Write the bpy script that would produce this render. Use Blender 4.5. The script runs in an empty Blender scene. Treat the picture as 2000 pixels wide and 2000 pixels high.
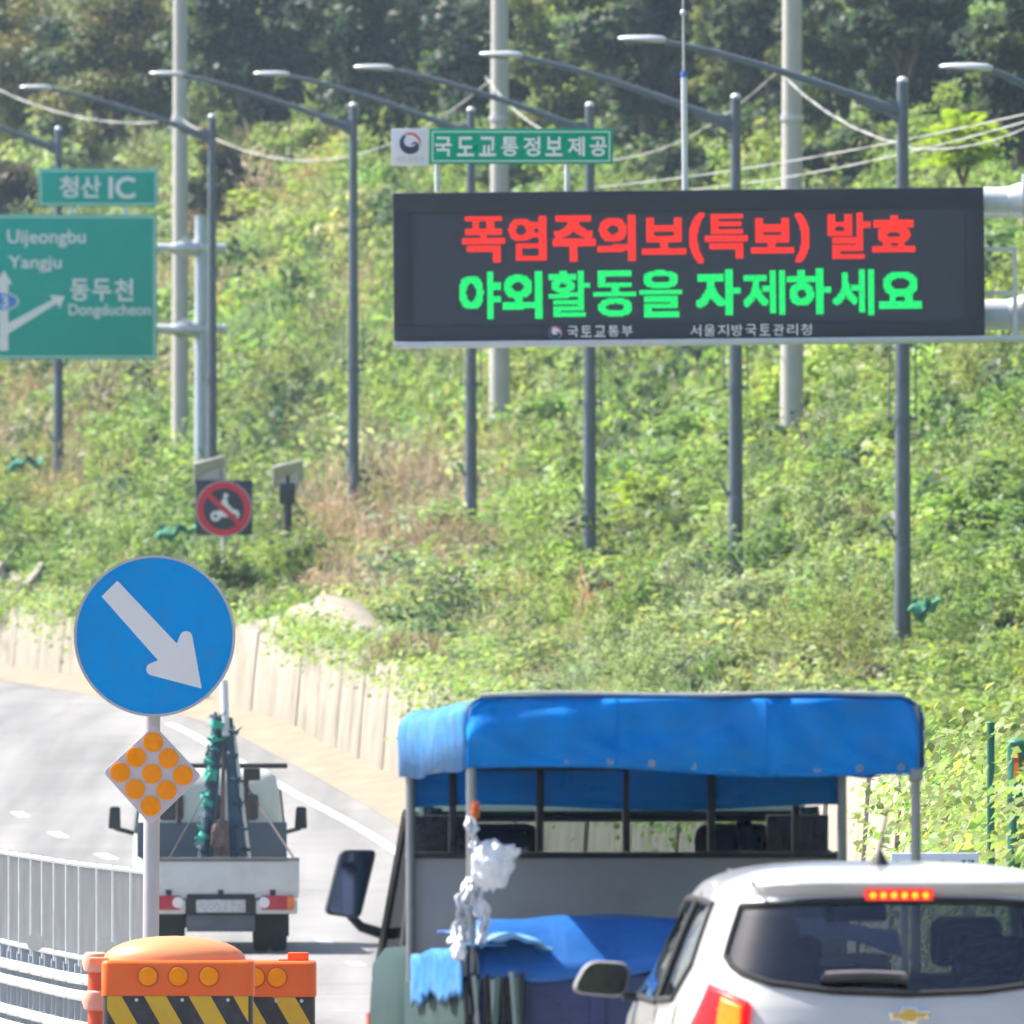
import bpy, bmesh, math, random
import numpy as np
from mathutils import Vector, Matrix
R = math.radians
random.seed(7); rng = np.random.default_rng(11)
scene = bpy.context.scene
col = scene.collection

# ------------------------------------------------------------------ camera, sky, sun, exposure
FPX = 46800.0                                   # focal length in photo pixels (2000 px wide)
cam_d = bpy.data.cameras.new('camera'); cam = bpy.data.objects.new('camera', cam_d); col.objects.link(cam)
cam_d.sensor_width = 36; cam_d.lens = 36 * FPX / 2000
cam_d.clip_start = 1; cam_d.clip_end = 3000
cam.location = (0, 0, 0); cam.rotation_euler = (R(90), 0, 0)
cam_d.dof.use_dof = True; cam_d.dof.focus_distance = 142; cam_d.dof.aperture_fstop = 21
scene.camera = cam
SUN_AZ, SUN_EL = R(-68), R(50)                  # azimuth from the view direction (+Y), negative = left
w = bpy.data.worlds.new('World'); scene.world = w; w.use_nodes = True
nt = w.node_tree; bg = nt.nodes['Background']
sky = nt.nodes.new('ShaderNodeTexSky'); sky.sky_type = 'NISHITA'; sky.sun_disc = False
sky.sun_elevation = SUN_EL; sky.sun_rotation = SUN_AZ; sky.dust_density = 2.0; sky.air_density = 1.0
nt.links.new(sky.outputs[0], bg.inputs[0]); bg.inputs[1].default_value = 0.105
sd = bpy.data.lights.new('sun', 'SUN'); sd.energy = 5.0; sd.angle = R(0.5); sd.color = (1.0, .95, .86)
sun = bpy.data.objects.new('sun', sd); col.objects.link(sun)
to_sun = Vector((math.sin(SUN_AZ) * math.cos(SUN_EL), math.cos(SUN_AZ) * math.cos(SUN_EL), math.sin(SUN_EL)))
sun.rotation_euler = to_sun.to_track_quat('Z', 'Y').to_euler()
scene.view_settings.view_transform = 'Standard'; scene.view_settings.look = 'None'
scene.view_settings.exposure = 1.28; scene.view_settings.gamma = 1.0
scene.render.engine = 'CYCLES'
cy = scene.cycles
cy.max_bounces = 5; cy.diffuse_bounces = 3; cy.glossy_bounces = 2; cy.transmission_bounces = 4; cy.transparent_max_bounces = 8; cy.use_adaptive_sampling = True; cy.adaptive_threshold = .03; cy.adaptive_min_samples = 12; cy.volume_bounces = 0
cy.use_denoising = True

# ------------------------------------------------------------------ helpers
def P(px, py, D): return Vector(((px - 1000) * D / FPX, D, (1000 - py) * D / FPX))

MATS = {}
def mat(name, c, rough=.55, metal=0, var=.12, vscale=4, bump=0, bscale=40, coat=0, emit=None, estr=0, spec=.5, alpha=1, trans=0, ior=1.45, dirt=None, dirt_amt=.4, dirt_scale=2.5):
    if name in MATS: return MATS[name]
    m = bpy.data.materials.new(name); m.use_nodes = True; MATS[name] = m
    n = m.node_tree.nodes; L = m.node_tree.links; b = n['Principled BSDF']
    b.inputs['Base Color'].default_value = (*c, 1); b.inputs['Roughness'].default_value = rough
    b.inputs['Metallic'].default_value = metal; b.inputs['Coat Weight'].default_value = coat
    b.inputs['Specular IOR Level'].default_value = spec; b.inputs['Alpha'].default_value = alpha
    b.inputs['Transmission Weight'].default_value = trans; b.inputs['IOR'].default_value = ior
    if emit: b.inputs['Emission Color'].default_value = (*emit, 1); b.inputs['Emission Strength'].default_value = estr
    tc = n.new('ShaderNodeTexCoord')
    if var > 0:
        nz = n.new('ShaderNodeTexNoise'); nz.inputs['Scale'].default_value = vscale; nz.inputs['Detail'].default_value = 6
        L.new(tc.outputs['Object'], nz.inputs['Vector'])
        mr = n.new('ShaderNodeMapRange'); mr.inputs[1].default_value = .25; mr.inputs[2].default_value = .75
        mr.inputs[3].default_value = 1 - var; mr.inputs[4].default_value = 1 + var
        L.new(nz.outputs['Fac'], mr.inputs[0])
        mx = n.new('ShaderNodeMix'); mx.data_type = 'RGBA'; mx.blend_type = 'MULTIPLY'; mx.inputs[0].default_value = 1
        mx.inputs[6].default_value = (*c, 1); L.new(mr.outputs[0], mx.inputs[7])
        last = mx.outputs[2]
        if dirt:
            n2 = n.new('ShaderNodeTexNoise'); n2.inputs['Scale'].default_value = dirt_scale; n2.inputs['Detail'].default_value = 9; n2.inputs['Roughness'].default_value = .65
            L.new(tc.outputs['Object'], n2.inputs['Vector'])
            r2 = n.new('ShaderNodeMapRange'); r2.inputs[1].default_value = .48; r2.inputs[2].default_value = .7; r2.inputs[3].default_value = 0; r2.inputs[4].default_value = dirt_amt
            L.new(n2.outputs['Fac'], r2.inputs[0])
            m2 = n.new('ShaderNodeMix'); m2.data_type = 'RGBA'; L.new(r2.outputs[0], m2.inputs[0]); L.new(last, m2.inputs[6]); m2.inputs[7].default_value = (*dirt, 1)
            last = m2.outputs[2]
        L.new(last, b.inputs['Base Color'])
        rr = n.new('ShaderNodeMapRange'); rr.inputs[3].default_value = max(.02, rough - .08); rr.inputs[4].default_value = min(1, rough + .08)
        L.new(nz.outputs['Fac'], rr.inputs[0]); L.new(rr.outputs[0], b.inputs['Roughness'])
    if bump > 0:
        n3 = n.new('ShaderNodeTexNoise'); n3.inputs['Scale'].default_value = bscale; n3.inputs['Detail'].default_value = 5
        L.new(tc.outputs['Object'], n3.inputs['Vector'])
        bp = n.new('ShaderNodeBump'); bp.inputs['Strength'].default_value = bump; bp.inputs['Distance'].default_value = .02
        L.new(n3.outputs['Fac'], bp.inputs['Height']); L.new(bp.outputs[0], b.inputs['Normal'])
    return m

def leaf_mat(name, trans=.35, rough=.5):
    m = bpy.data.materials.new(name); m.use_nodes = True
    n = m.node_tree.nodes; L = m.node_tree.links; b = n['Principled BSDF']
    at = n.new('ShaderNodeAttribute'); at.attribute_name = 'tint'
    b.inputs['Roughness'].default_value = rough; b.inputs['Specular IOR Level'].default_value = .35
    L.new(at.outputs['Color'], b.inputs['Base Color'])
    tr = n.new('ShaderNodeBsdfTranslucent')
    hs = n.new('ShaderNodeMix'); hs.data_type = 'RGBA'; hs.blend_type = 'MULTIPLY'; hs.inputs[0].default_value = 1
    L.new(at.outputs['Color'], hs.inputs[6]); hs.inputs[7].default_value = (1.12, 1.18, .85, 1)
    L.new(hs.outputs[2], tr.inputs['Color'])
    mx = n.new('ShaderNodeMixShader'); mx.inputs[0].default_value = trans
    L.new(b.outputs[0], mx.inputs[1]); L.new(tr.outputs[0], mx.inputs[2])
    L.new(mx.outputs[0], n['Material Output'].inputs['Surface'])
    return m

class MB:
    def __init__(s): s.v = []; s.f = []
    def add(s, vs, fs):
        o = len(s.v); s.v += [tuple(v) for v in vs]; s.f += [tuple(i + o for i in f) for f in fs]; return s
    def box(s, x0, x1, y0, y1, z0, z1):
        return s.add([(x0,y0,z0),(x1,y0,z0),(x1,y1,z0),(x0,y1,z0),(x0,y0,z1),(x1,y0,z1),(x1,y1,z1),(x0,y1,z1)],
                     [(0,3,2,1),(4,5,6,7),(0,1,5,4),(1,2,6,5),(2,3,7,6),(3,0,4,7)])
    def obox(s, c, size, M):
        hx, hy, hz = (k / 2 for k in size); c = Vector(c)
        vs = [c + M @ Vector((a*hx, b*hy, d*hz)) for d in (-1,1) for a, b in ((-1,-1),(1,-1),(1,1),(-1,1))]
        return s.add(vs, [(0,3,2,1),(4,5,6,7),(0,1,5,4),(1,2,6,5),(2,3,7,6),(3,0,4,7)])
    def tube(s, pts, r, n=10, cap=True):
        pts = [Vector(p) for p in pts]; N = len(pts)
        rs = r if isinstance(r, (list, tuple)) else [r] * N
        vs = []; fs = []; prev = None
        for i, p in enumerate(pts):
            t = (pts[min(i+1, N-1)] - pts[max(i-1, 0)]).normalized()
            a = prev if prev is not None else (Vector((0,0,1)) if abs(t.z) < .9 else Vector((1,0,0)))
            u = (a - t * a.dot(t)).normalized(); v = t.cross(u); prev = u
            for k in range(n):
                an = 2 * math.pi * k / n
                vs.append(p + (u * math.cos(an) + v * math.sin(an)) * rs[i])
        for i in range(N - 1):
            for k in range(n):
                fs.append((i*n+k, i*n+(k+1) % n, (i+1)*n+(k+1) % n, (i+1)*n+k))
        if cap: fs.append(tuple(range(n-1, -1, -1))); fs.append(tuple((N-1)*n + k for k in range(n)))
        return s.add(vs, fs)
    def plate(s, poly, y0, y1):
        """polygon in x,z extruded from y0 (front) to y1 (back)"""
        n = len(poly)
        a = sum(poly[i][0]*poly[(i+1) % n][1] - poly[(i+1) % n][0]*poly[i][1] for i in range(n))
        if a < 0: poly = poly[::-1]
        vs = [(x, y0, z) for x, z in poly] + [(x, y1, z) for x, z in poly]
        fs = [tuple(range(n)), tuple(range(2*n-1, n-1, -1))] + [((i+1) % n, i, n+i, n+(i+1) % n) for i in range(n)]
        return s.add(vs, fs)
    def disc(s, cx, cz, r, y0, y1, n=32):
        return s.plate([(cx + r*math.cos(2*math.pi*k/n), cz + r*math.sin(2*math.pi*k/n)) for k in range(n)], y0, y1)
    def ring(s, cx, cz, r0, r1, y0, y1, n=40, a0=0, a1=2*math.pi):
        full = abs(a1 - a0 - 2*math.pi) < 1e-6; m = n if full else n + 1
        vs = []
        for k in range(m):
            a = a0 + (a1 - a0) * k / n; c, q = math.cos(a), math.sin(a)
            vs += [(cx+r0*c, y0, cz+r0*q), (cx+r1*c, y0, cz+r1*q), (cx+r1*c, y1, cz+r1*q), (cx+r0*c, y1, cz+r0*q)]
        fs = []
        for k in range(n):
            i, j = 4*k, 4*((k+1) % m)
            for q in range(4): fs.append((i+q, i+(q+1) % 4, j+(q+1) % 4, j+q))
        return s.add(vs, fs)
    def rings(s, rr, closed=True, cap0=True, cap1=True):
        """loft of vertex rings of equal length"""
        n = len(rr[0]); vs = [p for r in rr for p in r]; fs = []
        m = n if closed else n - 1
        for i in range(len(rr) - 1):
            for k in range(m): fs.append((i*n+k, i*n+(k+1) % n, (i+1)*n+(k+1) % n, (i+1)*n+k))
        if closed and cap0: fs.append(tuple(range(n-1, -1, -1)))
        if closed and cap1: fs.append(tuple((len(rr)-1)*n+k for k in range(n)))
        return s.add(vs, fs)
    def lathe(s, c, prof, n=24, sq=1.0):
        """profile of (radius, z) about a vertical axis at c"""
        return s.rings([[(c[0]+r*math.cos(2*math.pi*k/n), c[1]+r*sq*math.sin(2*math.pi*k/n), c[2]+z) for k in range(n)] for r, z in prof])
    def sphere(s, c, r, n=14, m=8, sc=(1,1,1)):
        rr = []
        for i in range(1, m):
            a = math.pi * i / m - math.pi/2
            rr.append([(c[0]+r*sc[0]*math.cos(a)*math.cos(2*math.pi*k/n), c[1]+r*sc[1]*math.cos(a)*math.sin(2*math.pi*k/n), c[2]+r*sc[2]*math.sin(a)) for k in range(n)])
        return s.rings(rr)
    def build(s, name, m, parent=None, bevel=0, smooth=35, solid=0, seg=2):
        me = bpy.data.meshes.new(name); me.from_pydata(s.v, [], s.f); me.validate()
        bm = bmesh.new(); bm.from_mesh(me)
        if not solid: bmesh.ops.recalc_face_normals(bm, faces=bm.faces)
        if bevel:
            es = [e for e in bm.edges if len(e.link_faces) == 2 and e.calc_face_angle(0) > R(30)]
            bmesh.ops.bevel(bm, geom=es, offset=bevel, segments=seg, profile=.5, affect='EDGES', clamp_overlap=True)
        bm.to_mesh(me); bm.free()
        me.shade_smooth(); me.set_sharp_from_angle(angle=R(smooth))
        if m: me.materials.append(m)
        o = bpy.data.objects.new(name, me); col.objects.link(o)
        if parent: o.parent = parent
        if solid:
            md = o.modifiers.new('thickness', 'SOLIDIFY'); md.thickness = solid; md.offset = 0
        return o

def tag(o, label, cat, group=None):
    o['label'] = label; o['category'] = cat
    if group: o['group'] = group
    return o
def thing(name, label, cat, loc=(0,0,0), rot=(0,0,0), group=None):
    o = bpy.data.objects.new(name, None); col.objects.link(o); o.empty_display_size = .2
    o.location = loc; o.rotation_euler = rot
    return tag(o, label, cat, group)
def structure(o): o['kind'] = 'structure'; return o
def stuff(o, label, cat): o['kind'] = 'stuff'; return tag(o, label, cat)

# ---- lettering
_gl = {}
def glyph(txt, bold=.02):
    key = (txt, bold)
    if key not in _gl:
        cu = bpy.data.curves.new('glyph', 'FONT'); cu.body = txt; cu.size = 1; cu.offset = bold; cu.resolution_u = 4
        o = bpy.data.objects.new('glyph', cu); col.objects.link(o)
        dg = bpy.context.evaluated_depsgraph_get(); ev = o.evaluated_get(dg); me = ev.to_mesh()
        v = np.array([q.co[:2] for q in me.vertices]); me.calc_loop_triangles()
        t = np.array([q.vertices[:] for q in me.loop_triangles]); ev.to_mesh_clear()
        bpy.data.objects.remove(o); bpy.data.curves.remove(cu)
        lo = v.min(0); hi = v.max(0); _gl[key] = ((v - lo) / (hi - lo), t)
    return _gl[key]
def letters(items, y, bold=.02, mb=None):
    """items: (text, x0, x1, ztop, zbot) in local metres -> flat print at depth y"""
    mb = mb or MB()
    for txt, x0, x1, zt, zb in items:
        v, t = glyph(txt, bold)
        vs = [(x0 + a*(x1-x0), y, zb + b*(zt-zb)) for a, b in v]
        mb.add(vs, [tuple(int(i) for i in q) for q in t])
    return mb

# ---- big vertex-coloured foliage meshes
class Leaves:
    def __init__(s): s.V = []; s.C = []; s.n = []
    def quads(s, c, L, W, up=.5, tint=None, out=None, outw=0., droop=0., dirs=None):
        """diamond leaves at centres c (N,3), length L, width W, tint (N,3)"""
        N = len(c); L = np.broadcast_to(L, N)[:, None]; W = np.broadcast_to(W, N)[:, None]
        nrm = rng.normal(size=(N, 3)); nrm /= np.linalg.norm(nrm, axis=1)[:, None]
        nrm[:, 2] = np.abs(nrm[:, 2]) + up
        if out is not None: nrm += out * outw
        nrm /= np.linalg.norm(nrm, axis=1)[:, None]
        t = rng.normal(size=(N, 3)) if dirs is None else dirs + rng.normal(size=(N, 3)) * .25
        t[:, 2] -= droop
        t -= nrm * (t * nrm).sum(1)[:, None]; t /= np.linalg.norm(t, axis=1)[:, None] + 1e-9
        b = np.cross(nrm, t)
        bend = nrm * L * .12
        v = np.stack([c - t*L/2 - bend, c + b*W/2, c + t*L/2 - bend, c - b*W/2], 1)
        s.V.append(v.reshape(-1, 3)); s.C.append(np.repeat(tint, 4, 0)); s.n.append(N)
    def build(s, name, m, parent=None):
        V = np.concatenate(s.V).astype(np.float32); C = np.concatenate(s.C).astype(np.float32); N = len(V) // 4
        me = bpy.data.meshes.new(name)
        me.vertices.add(len(V)); me.vertices.foreach_set('co', V.ravel())
        me.loops.add(len(V)); me.loops.foreach_set('vertex_index', np.arange(len(V), dtype=np.int32))
        me.polygons.add(N); me.polygons.foreach_set('loop_start', np.arange(0, len(V), 4, dtype=np.int32))
        me.polygons.foreach_set('loop_total', np.full(N, 4, dtype=np.int32))
        me.update(calc_edges=True)
        a = me.attributes.new('tint', 'FLOAT_COLOR', 'POINT')
        a.data.foreach_set('color', np.concatenate([C, np.ones((len(C), 1), np.float32)], 1).ravel())
        me.materials.append(m)
        o = bpy.data.objects.new(name, me); col.objects.link(o)
        if parent: o.parent = parent
        return o
# ------------------------------------------------------------------ the lie of the land
def smooth_poly(pts, w=9, step=1.0):
    pts = sorted(pts, key=lambda p: p[0]); ys = np.arange(pts[0][0], pts[-1][0] + .1, step)
    xs = np.interp(ys, [p[0] for p in pts], [p[1] for p in pts])
    k = np.ones(w) / w
    for _ in range(2):
        q = np.pad(xs, w//2, mode='reflect', reflect_type='odd'); xs = np.convolve(q, k, 'valid')
    return ys, xs
ZP = [(-40,-1.9),(0,-1.9),(60,-2.45),(83,-2.73),(89,-2.88),(134,-3.45),(180,-4.15),(225,-4.62),(253,-4.70),(275,-4.33),(300,-3.84),(325,-3.36),(344,-3.02),(370,-2.86),(400,-2.78),(450,-2.45),(520,-1.95),(600,-1.2),(700,.4),(920,4)]
zy, zx = smooth_poly(ZP, 11)
def RZ(y): return np.interp(y, zy, zx)                       # road height
EP = [(-40,3.6),(0,3.4),(60,2.9),(100,2.4),(150,1.95),(190,1.7),(230,1.3),(261,.6),(303,-1.5),(344,-4.1),(400,-8.5),(450,-14),(520,-24),(600,-40),(700,-65),(920,-135)]
ey, ex = smooth_poly(EP, 15)
def EX(y): return np.interp(y, ey, ex)                       # right edge of the asphalt
_tan = np.gradient(ex, ey); _nx = 1/np.sqrt(1+_tan**2); _ny = -_tan/np.sqrt(1+_tan**2)   # normal to the right
def WH(y): return np.interp(y, [0,100,150,165,182,230,280,344,420,520], [1.7,1.75,1.95,2.15,2.3,2.05,1.65,1.35,1.1,.9])   # wall height
WALL_D = .58
def FH(d, y):
    """height above the road at distance d right of the asphalt edge"""
    h = WH(y)
    lowz = np.interp(d, [-60,-.3,.1,WALL_D], [-.06,-.06,.0,.03])
    up = h - .12
    ben = np.maximum(1.65, h - .1); db = np.interp(y, [300,400,450,500,560], [8,10.5,15,19,21])
    hi = up + (ben-up)*np.clip((d-1.3)/5.7, 0, 1) + .5*np.clip((d-7)/(db-7), 0, 1) + np.where(d > db, np.interp(d-db, [0,30,130], [0,17.5,40]), 0)
    near = np.clip((y-160)/120, 0, 1)                         # the cutting is lower towards the camera
    hi = np.where(d < 7, hi, ben + (hi-ben)*(.45+.55*near))
    return np.where(d < WALL_D + .24, lowz, hi)
def nearest(x, y):
    x = np.atleast_1d(x).astype(float); y = np.atleast_1d(y).astype(float)
    bd = np.full(len(x), 1e9); bi = np.zeros(len(x), int)
    idx = np.arange(0, len(ey), 3)
    for c in range(0, len(x), 4000):
        dx = x[c:c+4000, None]-ex[idx][None]; dy = y[c:c+4000, None]-ey[idx][None]
        q = dx*dx+dy*dy; j = q.argmin(1); bi[c:c+4000] = idx[j]; 
        jj = idx[j]; bd[c:c+4000] = dx[np.arange(len(j)), j]*_nx[jj] + dy[np.arange(len(j)), j]*_ny[jj]
    return bd, ey[bi]
def bumps(x, y):
    return .18*np.sin(x*.9+y*.21)+.15*np.sin(x*.37-y*.33+1.3)+.1*np.sin(x*1.7+y*.71+.4)
def TZ(x, y):
    d, t = nearest(x, y); z = RZ(t) + FH(d, t)
    return z + np.where(d > 2, bumps(np.atleast_1d(x), np.atleast_1d(y))*np.clip((d-2)/5, 0, 1.6), 0)
def ground_pt(x, y): return Vector((x, y, float(TZ(x, y)[0])))
def hit(px, py, d0=150, d1=720):
    """where the line through a photo point meets the land"""
    D = np.arange(d0, d1, 1.5); x = (px-1000)*D/FPX; z = (1000-py)*D/FPX
    g = TZ(x, D); k = np.nonzero(g >= z)[0]
    i = k[0] if len(k) else len(D)-1
    return Vector((x[i], D[i], g[i]))

# land as one sheet laid along the road edge
offs = np.concatenate([[-75,-40,-15,-6,-2,-.5,-.1,.2,.4,.56,.78,.9,1.2,1.7], np.arange(2.3,14,.8), np.arange(14,40,1.6), np.arange(40,136,8)])
ti = np.arange(0, len(ey), 2)
gx = ex[ti][:, None] + _nx[ti][:, None]*offs[None]; gy = ey[ti][:, None] + _ny[ti][:, None]*offs[None]
tt = np.repeat(ey[ti][:, None], len(offs), 1); dd = np.repeat(offs[None], len(ti), 0)
gz = RZ(tt) + FH(dd, tt) + np.where(dd > 2, bumps(gx, gy)*np.clip((dd-2)/5, 0, 1.6), 0)
gz = np.where(dd < 0, RZ(gy) - .07, gz)
nO = len(offs); vs = np.stack([gx, gy, gz], 2).reshape(-1, 3).tolist()
fs = [(i*nO+k, i*nO+k+1, (i+1)*nO+k+1, (i+1)*nO+k) for i in range(len(ti)-1) for k in range(nO-1)]
m_land = bpy.data.materials.new('land_soil'); m_land.use_nodes = True
n = m_land.node_tree.nodes; L = m_land.node_tree.links; b = n['Principled BSDF']; b.inputs['Roughness'].default_value = .95
tc = n.new('ShaderNodeTexCoord'); nz = n.new('ShaderNodeTexNoise'); nz.inputs['Scale'].default_value = .35; nz.inputs['Detail'].default_value = 10; nz.inputs['Roughness'].default_value = .7
L.new(tc.outputs['Object'], nz.inputs['Vector'])
cr = n.new('ShaderNodeValToRGB'); L.new(nz.outputs['Fac'], cr.inputs[0])
cr.color_ramp.elements[0].position = .35; cr.color_ramp.elements[0].color = (.035,.055,.018,1)
cr.color_ramp.elements[1].position = .62; cr.color_ramp.elements[1].color = (.10,.105,.045,1)
e = cr.color_ramp.elements.new(.5); e.color = (.06,.09,.026,1)
L.new(cr.outputs[0], b.inputs['Base Color'])
land = MB().add(vs, fs).build('terrain', m_land, smooth=80); structure(land)

# dirt shoulder strip between asphalt and wall
m_dirt = mat('shoulder_dirt', (.23,.195,.145), .95, var=.3, vscale=2.2, bump=.6, bscale=25, dirt=(.20,.17,.12), dirt_amt=.6, dirt_scale=1.3)
sd_o = [-.2,.1,.35,.66]; vs = []; 
for i in ti:
    for k, o_ in enumerate(sd_o):
        x = ex[i]+_nx[i]*o_; y = ey[i]+_ny[i]*o_
        vs.append((x, y, float(RZ(ey[i])) + [.004,.05,.10,.14][k] + .02*math.sin(y*1.7+k)*(k > 0)))
fs = [(i*4+k, i*4+k+1, (i+1)*4+k+1, (i+1)*4+k) for i in range(len(ti)-1) for k in range(3)]
structure(MB().add(vs, fs).build('shoulder', m_dirt, smooth=80))

# road sheet
m_road = mat('road_concrete_asphalt', (.212,.207,.205), .86, var=.10, vscale=.6, bump=.25, bscale=60, dirt=(.15,.147,.145), dirt_amt=.45, dirt_scale=.22)
n = m_road.node_tree.nodes; L = m_road.node_tree.links; b = n['Principled BSDF']
tc = n.new('ShaderNodeTexCoord'); mp = n.new('ShaderNodeMapping'); mp.inputs['Scale'].default_value = (1.6,.03,1); L.new(tc.outputs['Object'], mp.inputs[0])
nz = n.new('ShaderNodeTexNoise'); nz.inputs['Scale'].default_value = 1.0; nz.inputs['Detail'].default_value = 7; L.new(mp.outputs[0], nz.inputs['Vector'])
mr = n.new('ShaderNodeMapRange'); mr.inputs[1].default_value = .35; mr.inputs[2].default_value = .65; mr.inputs[3].default_value = .74; mr.inputs[4].default_value = 1.12; L.new(nz.outputs['Fac'], mr.inputs[0])
mx = n.new('ShaderNodeMix'); mx.data_type = 'RGBA'; mx.blend_type = 'MULTIPLY'; mx.inputs[0].default_value = 1
src = b.inputs['Base Color'].links[0].from_socket; L.new(src, mx.inputs[6]); L.new(mr.outputs[0], mx.inputs[7]); L.new(mx.outputs[2], b.inputs['Base Color'])
ro = [-70,-30,-12,-6,-3,-1,-.0]; vs = []
ri = np.arange(0, len(ey), 2)
for i in ri:
    for o_ in ro:
        x = ex[i] + o_; vs.append((x, ey[i], float(RZ(ey[i]))))
nR = len(ro); fs = [(i*nR+k, i*nR+k+1, (i+1)*nR+k+1, (i+1)*nR+k) for i in range(len(ri)-1) for k in range(nR-1)]
road = structure(MB().add(vs, fs).build('road', m_road, smooth=80))
m_paint = mat('road_paint', (.50,.50,.49), .6, var=.12, vscale=6, dirt=(.4,.39,.37), dirt_amt=.6, dirt_scale=5)
def strip(name, path, y0, y1, wd, dz=.005, step=2.0):
    py_, px_ = path; q = np.arange(y0, y1+.01, min(step, y1-y0)); vs = []
    for y in q:
        x = float(np.interp(y, py_, px_)); z = float(RZ(y))+dz
        vs += [(x-wd/2, y, z), (x+wd/2, y, z)]
    return MB().add(vs, [(2*i, 2*i+1, 2*i+3, 2*i+2) for i in range(len(q)-1)]).build(name, m_paint, road)
edge_line = smooth_poly([(40,2.3),(100,1.7),(150,1.3),(200,1.0),(235,.7),(261,.1),(296,-1.85),(312,-2.95),(344,-4.9),(400,-9.2),(450,-14.8),(520,-25)], 9)
dash_line = smooth_poly([(40,-1.2),(100,-1.1),(200,-1.0),(240,-1.3),(261,-2.14),(275,-3.7),(288,-5.06),(295,-5.67),(303,-6.3),(344,-9.6),(400,-14),(450,-20)], 7)
strip('edge_line', edge_line, 60, 345, .15)
far_line = (dash_line[0], dash_line[1]-3.5)
y = 66.5
while y < 420: strip('lane_dash', dash_line, y, y+3.4, .16); y += 7.8 if 280 < y < 310 else 9.5

# ------------------------------------------------------------------ retaining wall, panel by panel
m_wall = mat('wall_concrete', (.285,.255,.21), .9, var=.10, vscale=1.3, bump=.5, bscale=9, dirt=(.155,.13,.095), dirt_amt=.9, dirt_scale=.8)
m_cope = mat('wall_coping', (.55,.50,.42), .9, var=.12, vscale=2, bump=.4, bscale=12)
wall = thing('retaining_wall', 'long pale cream concrete retaining wall between the road shoulder and the overgrown slope', 'wall', (0,0,0))
def wall_pt(t, off, h):
    i = int(np.clip(round(t-ey[0]), 0, len(ey)-1)); fr = t - ey[i]
    x = np.interp(t, ey, ex); nx = np.interp(t, ey, _nx); ny = np.interp(t, ey, _ny)
    return Vector((x+nx*off, t+ny*off, float(RZ(t))+h))
t = 108.0; pl = 5.2; k = 0
while t < 500:
    q = np.linspace(t+.03, t+pl-.06, 5); m_ = MB(); rr = []
    jit = random.uniform(-.03,.03); bat = .14; ptop = random.uniform(-.09,.07)
    for u in q:
        h = float(WH(u)) + ptop + .03*math.sin(u*.7) + random.uniform(-.03,.03)
        rr.append([wall_pt(u, WALL_D+jit, -.2), wall_pt(u, WALL_D+jit+bat*.5, h*.5), wall_pt(u, WALL_D+jit+bat, h), wall_pt(u, WALL_D+.42, h), wall_pt(u, WALL_D+.45, -.2)])
    o = m_.rings(rr).build('panel', m_wall, wall, bevel=.015, smooth=30)
    # backing strip seen through the joint
    t += pl; k += 1
rr = []
for u in np.arange(108, 500, 2.0):
    h = float(WH(u)) - .05
    rr.append([wall_pt(u, WALL_D+.10, -.2), wall_pt(u, WALL_D+.22, h), wall_pt(u, WALL_D+.40, h), wall_pt(u, WALL_D+.40, -.2)])
MB().rings(rr).build('core', mat('wall_joint', (.26,.23,.185), .95), wall)
# bare cut bank of pale soil rising behind the wall
def soil_h(u): return max(0, 1-abs(u-346)/(9 if u > 346 else 8))**.9
rr = []
for u in np.arange(339, 355.1, .35):
    h = float(WH(u)); k_ = soil_h(u); w_ = .06*math.sin(u*3.1)+.04*math.sin(u*7.7)+random.uniform(-.05,.05)
    rr.append([wall_pt(u, WALL_D+.34, h-.25), wall_pt(u, WALL_D+.36+w_*.3, h+.02+.02*math.sin(u*5)), wall_pt(u, WALL_D+.62+w_, h-.02+.26*k_+w_*.5), wall_pt(u, WALL_D+1.0+w_, h-.05+.55*k_-w_*.4), wall_pt(u, WALL_D+1.5, h-.12+.5*k_), wall_pt(u, WALL_D+2.2, h-.5)])
sb_ = MB().rings(rr).build('soil_bank', mat('pale_cut_soil', (.29,.255,.205), .95, var=.35, vscale=3, bump=1, bscale=8, dirt=(.22,.175,.12), dirt_amt=.7, dirt_scale=2.2), smooth=50)
tag(sb_, 'bare pale soil bank pointing up into the shrubs above the wall', 'soil bank')
# concrete drain running down the far end of the slope
dr = thing('drain_channel', 'pale concrete drain chute running down the slope at the far left edge', 'drain', (0,0,0))
a_, b_2 = hit(88, 1100), hit(2, 1268); rr = []
for k in range(15):
    u = k/14; x, y = a_.x+(b_2.x-a_.x)*u, a_.y+(b_2.y-a_.y)*u; z = float(TZ(x, y)[0])+.42
    rr.append([(x+o_, y, z+h_) for o_, h_ in ((-.42,-.6),(-.42,.05),(-.32,.05),(-.28,-.18),(.28,-.18),(.32,.05),(.42,.05),(.42,-.6))])
for k in range(0, 14, 2): MB().rings(rr[k:k+3]).build('chute_section', m_wall, dr, bevel=.01)
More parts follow.
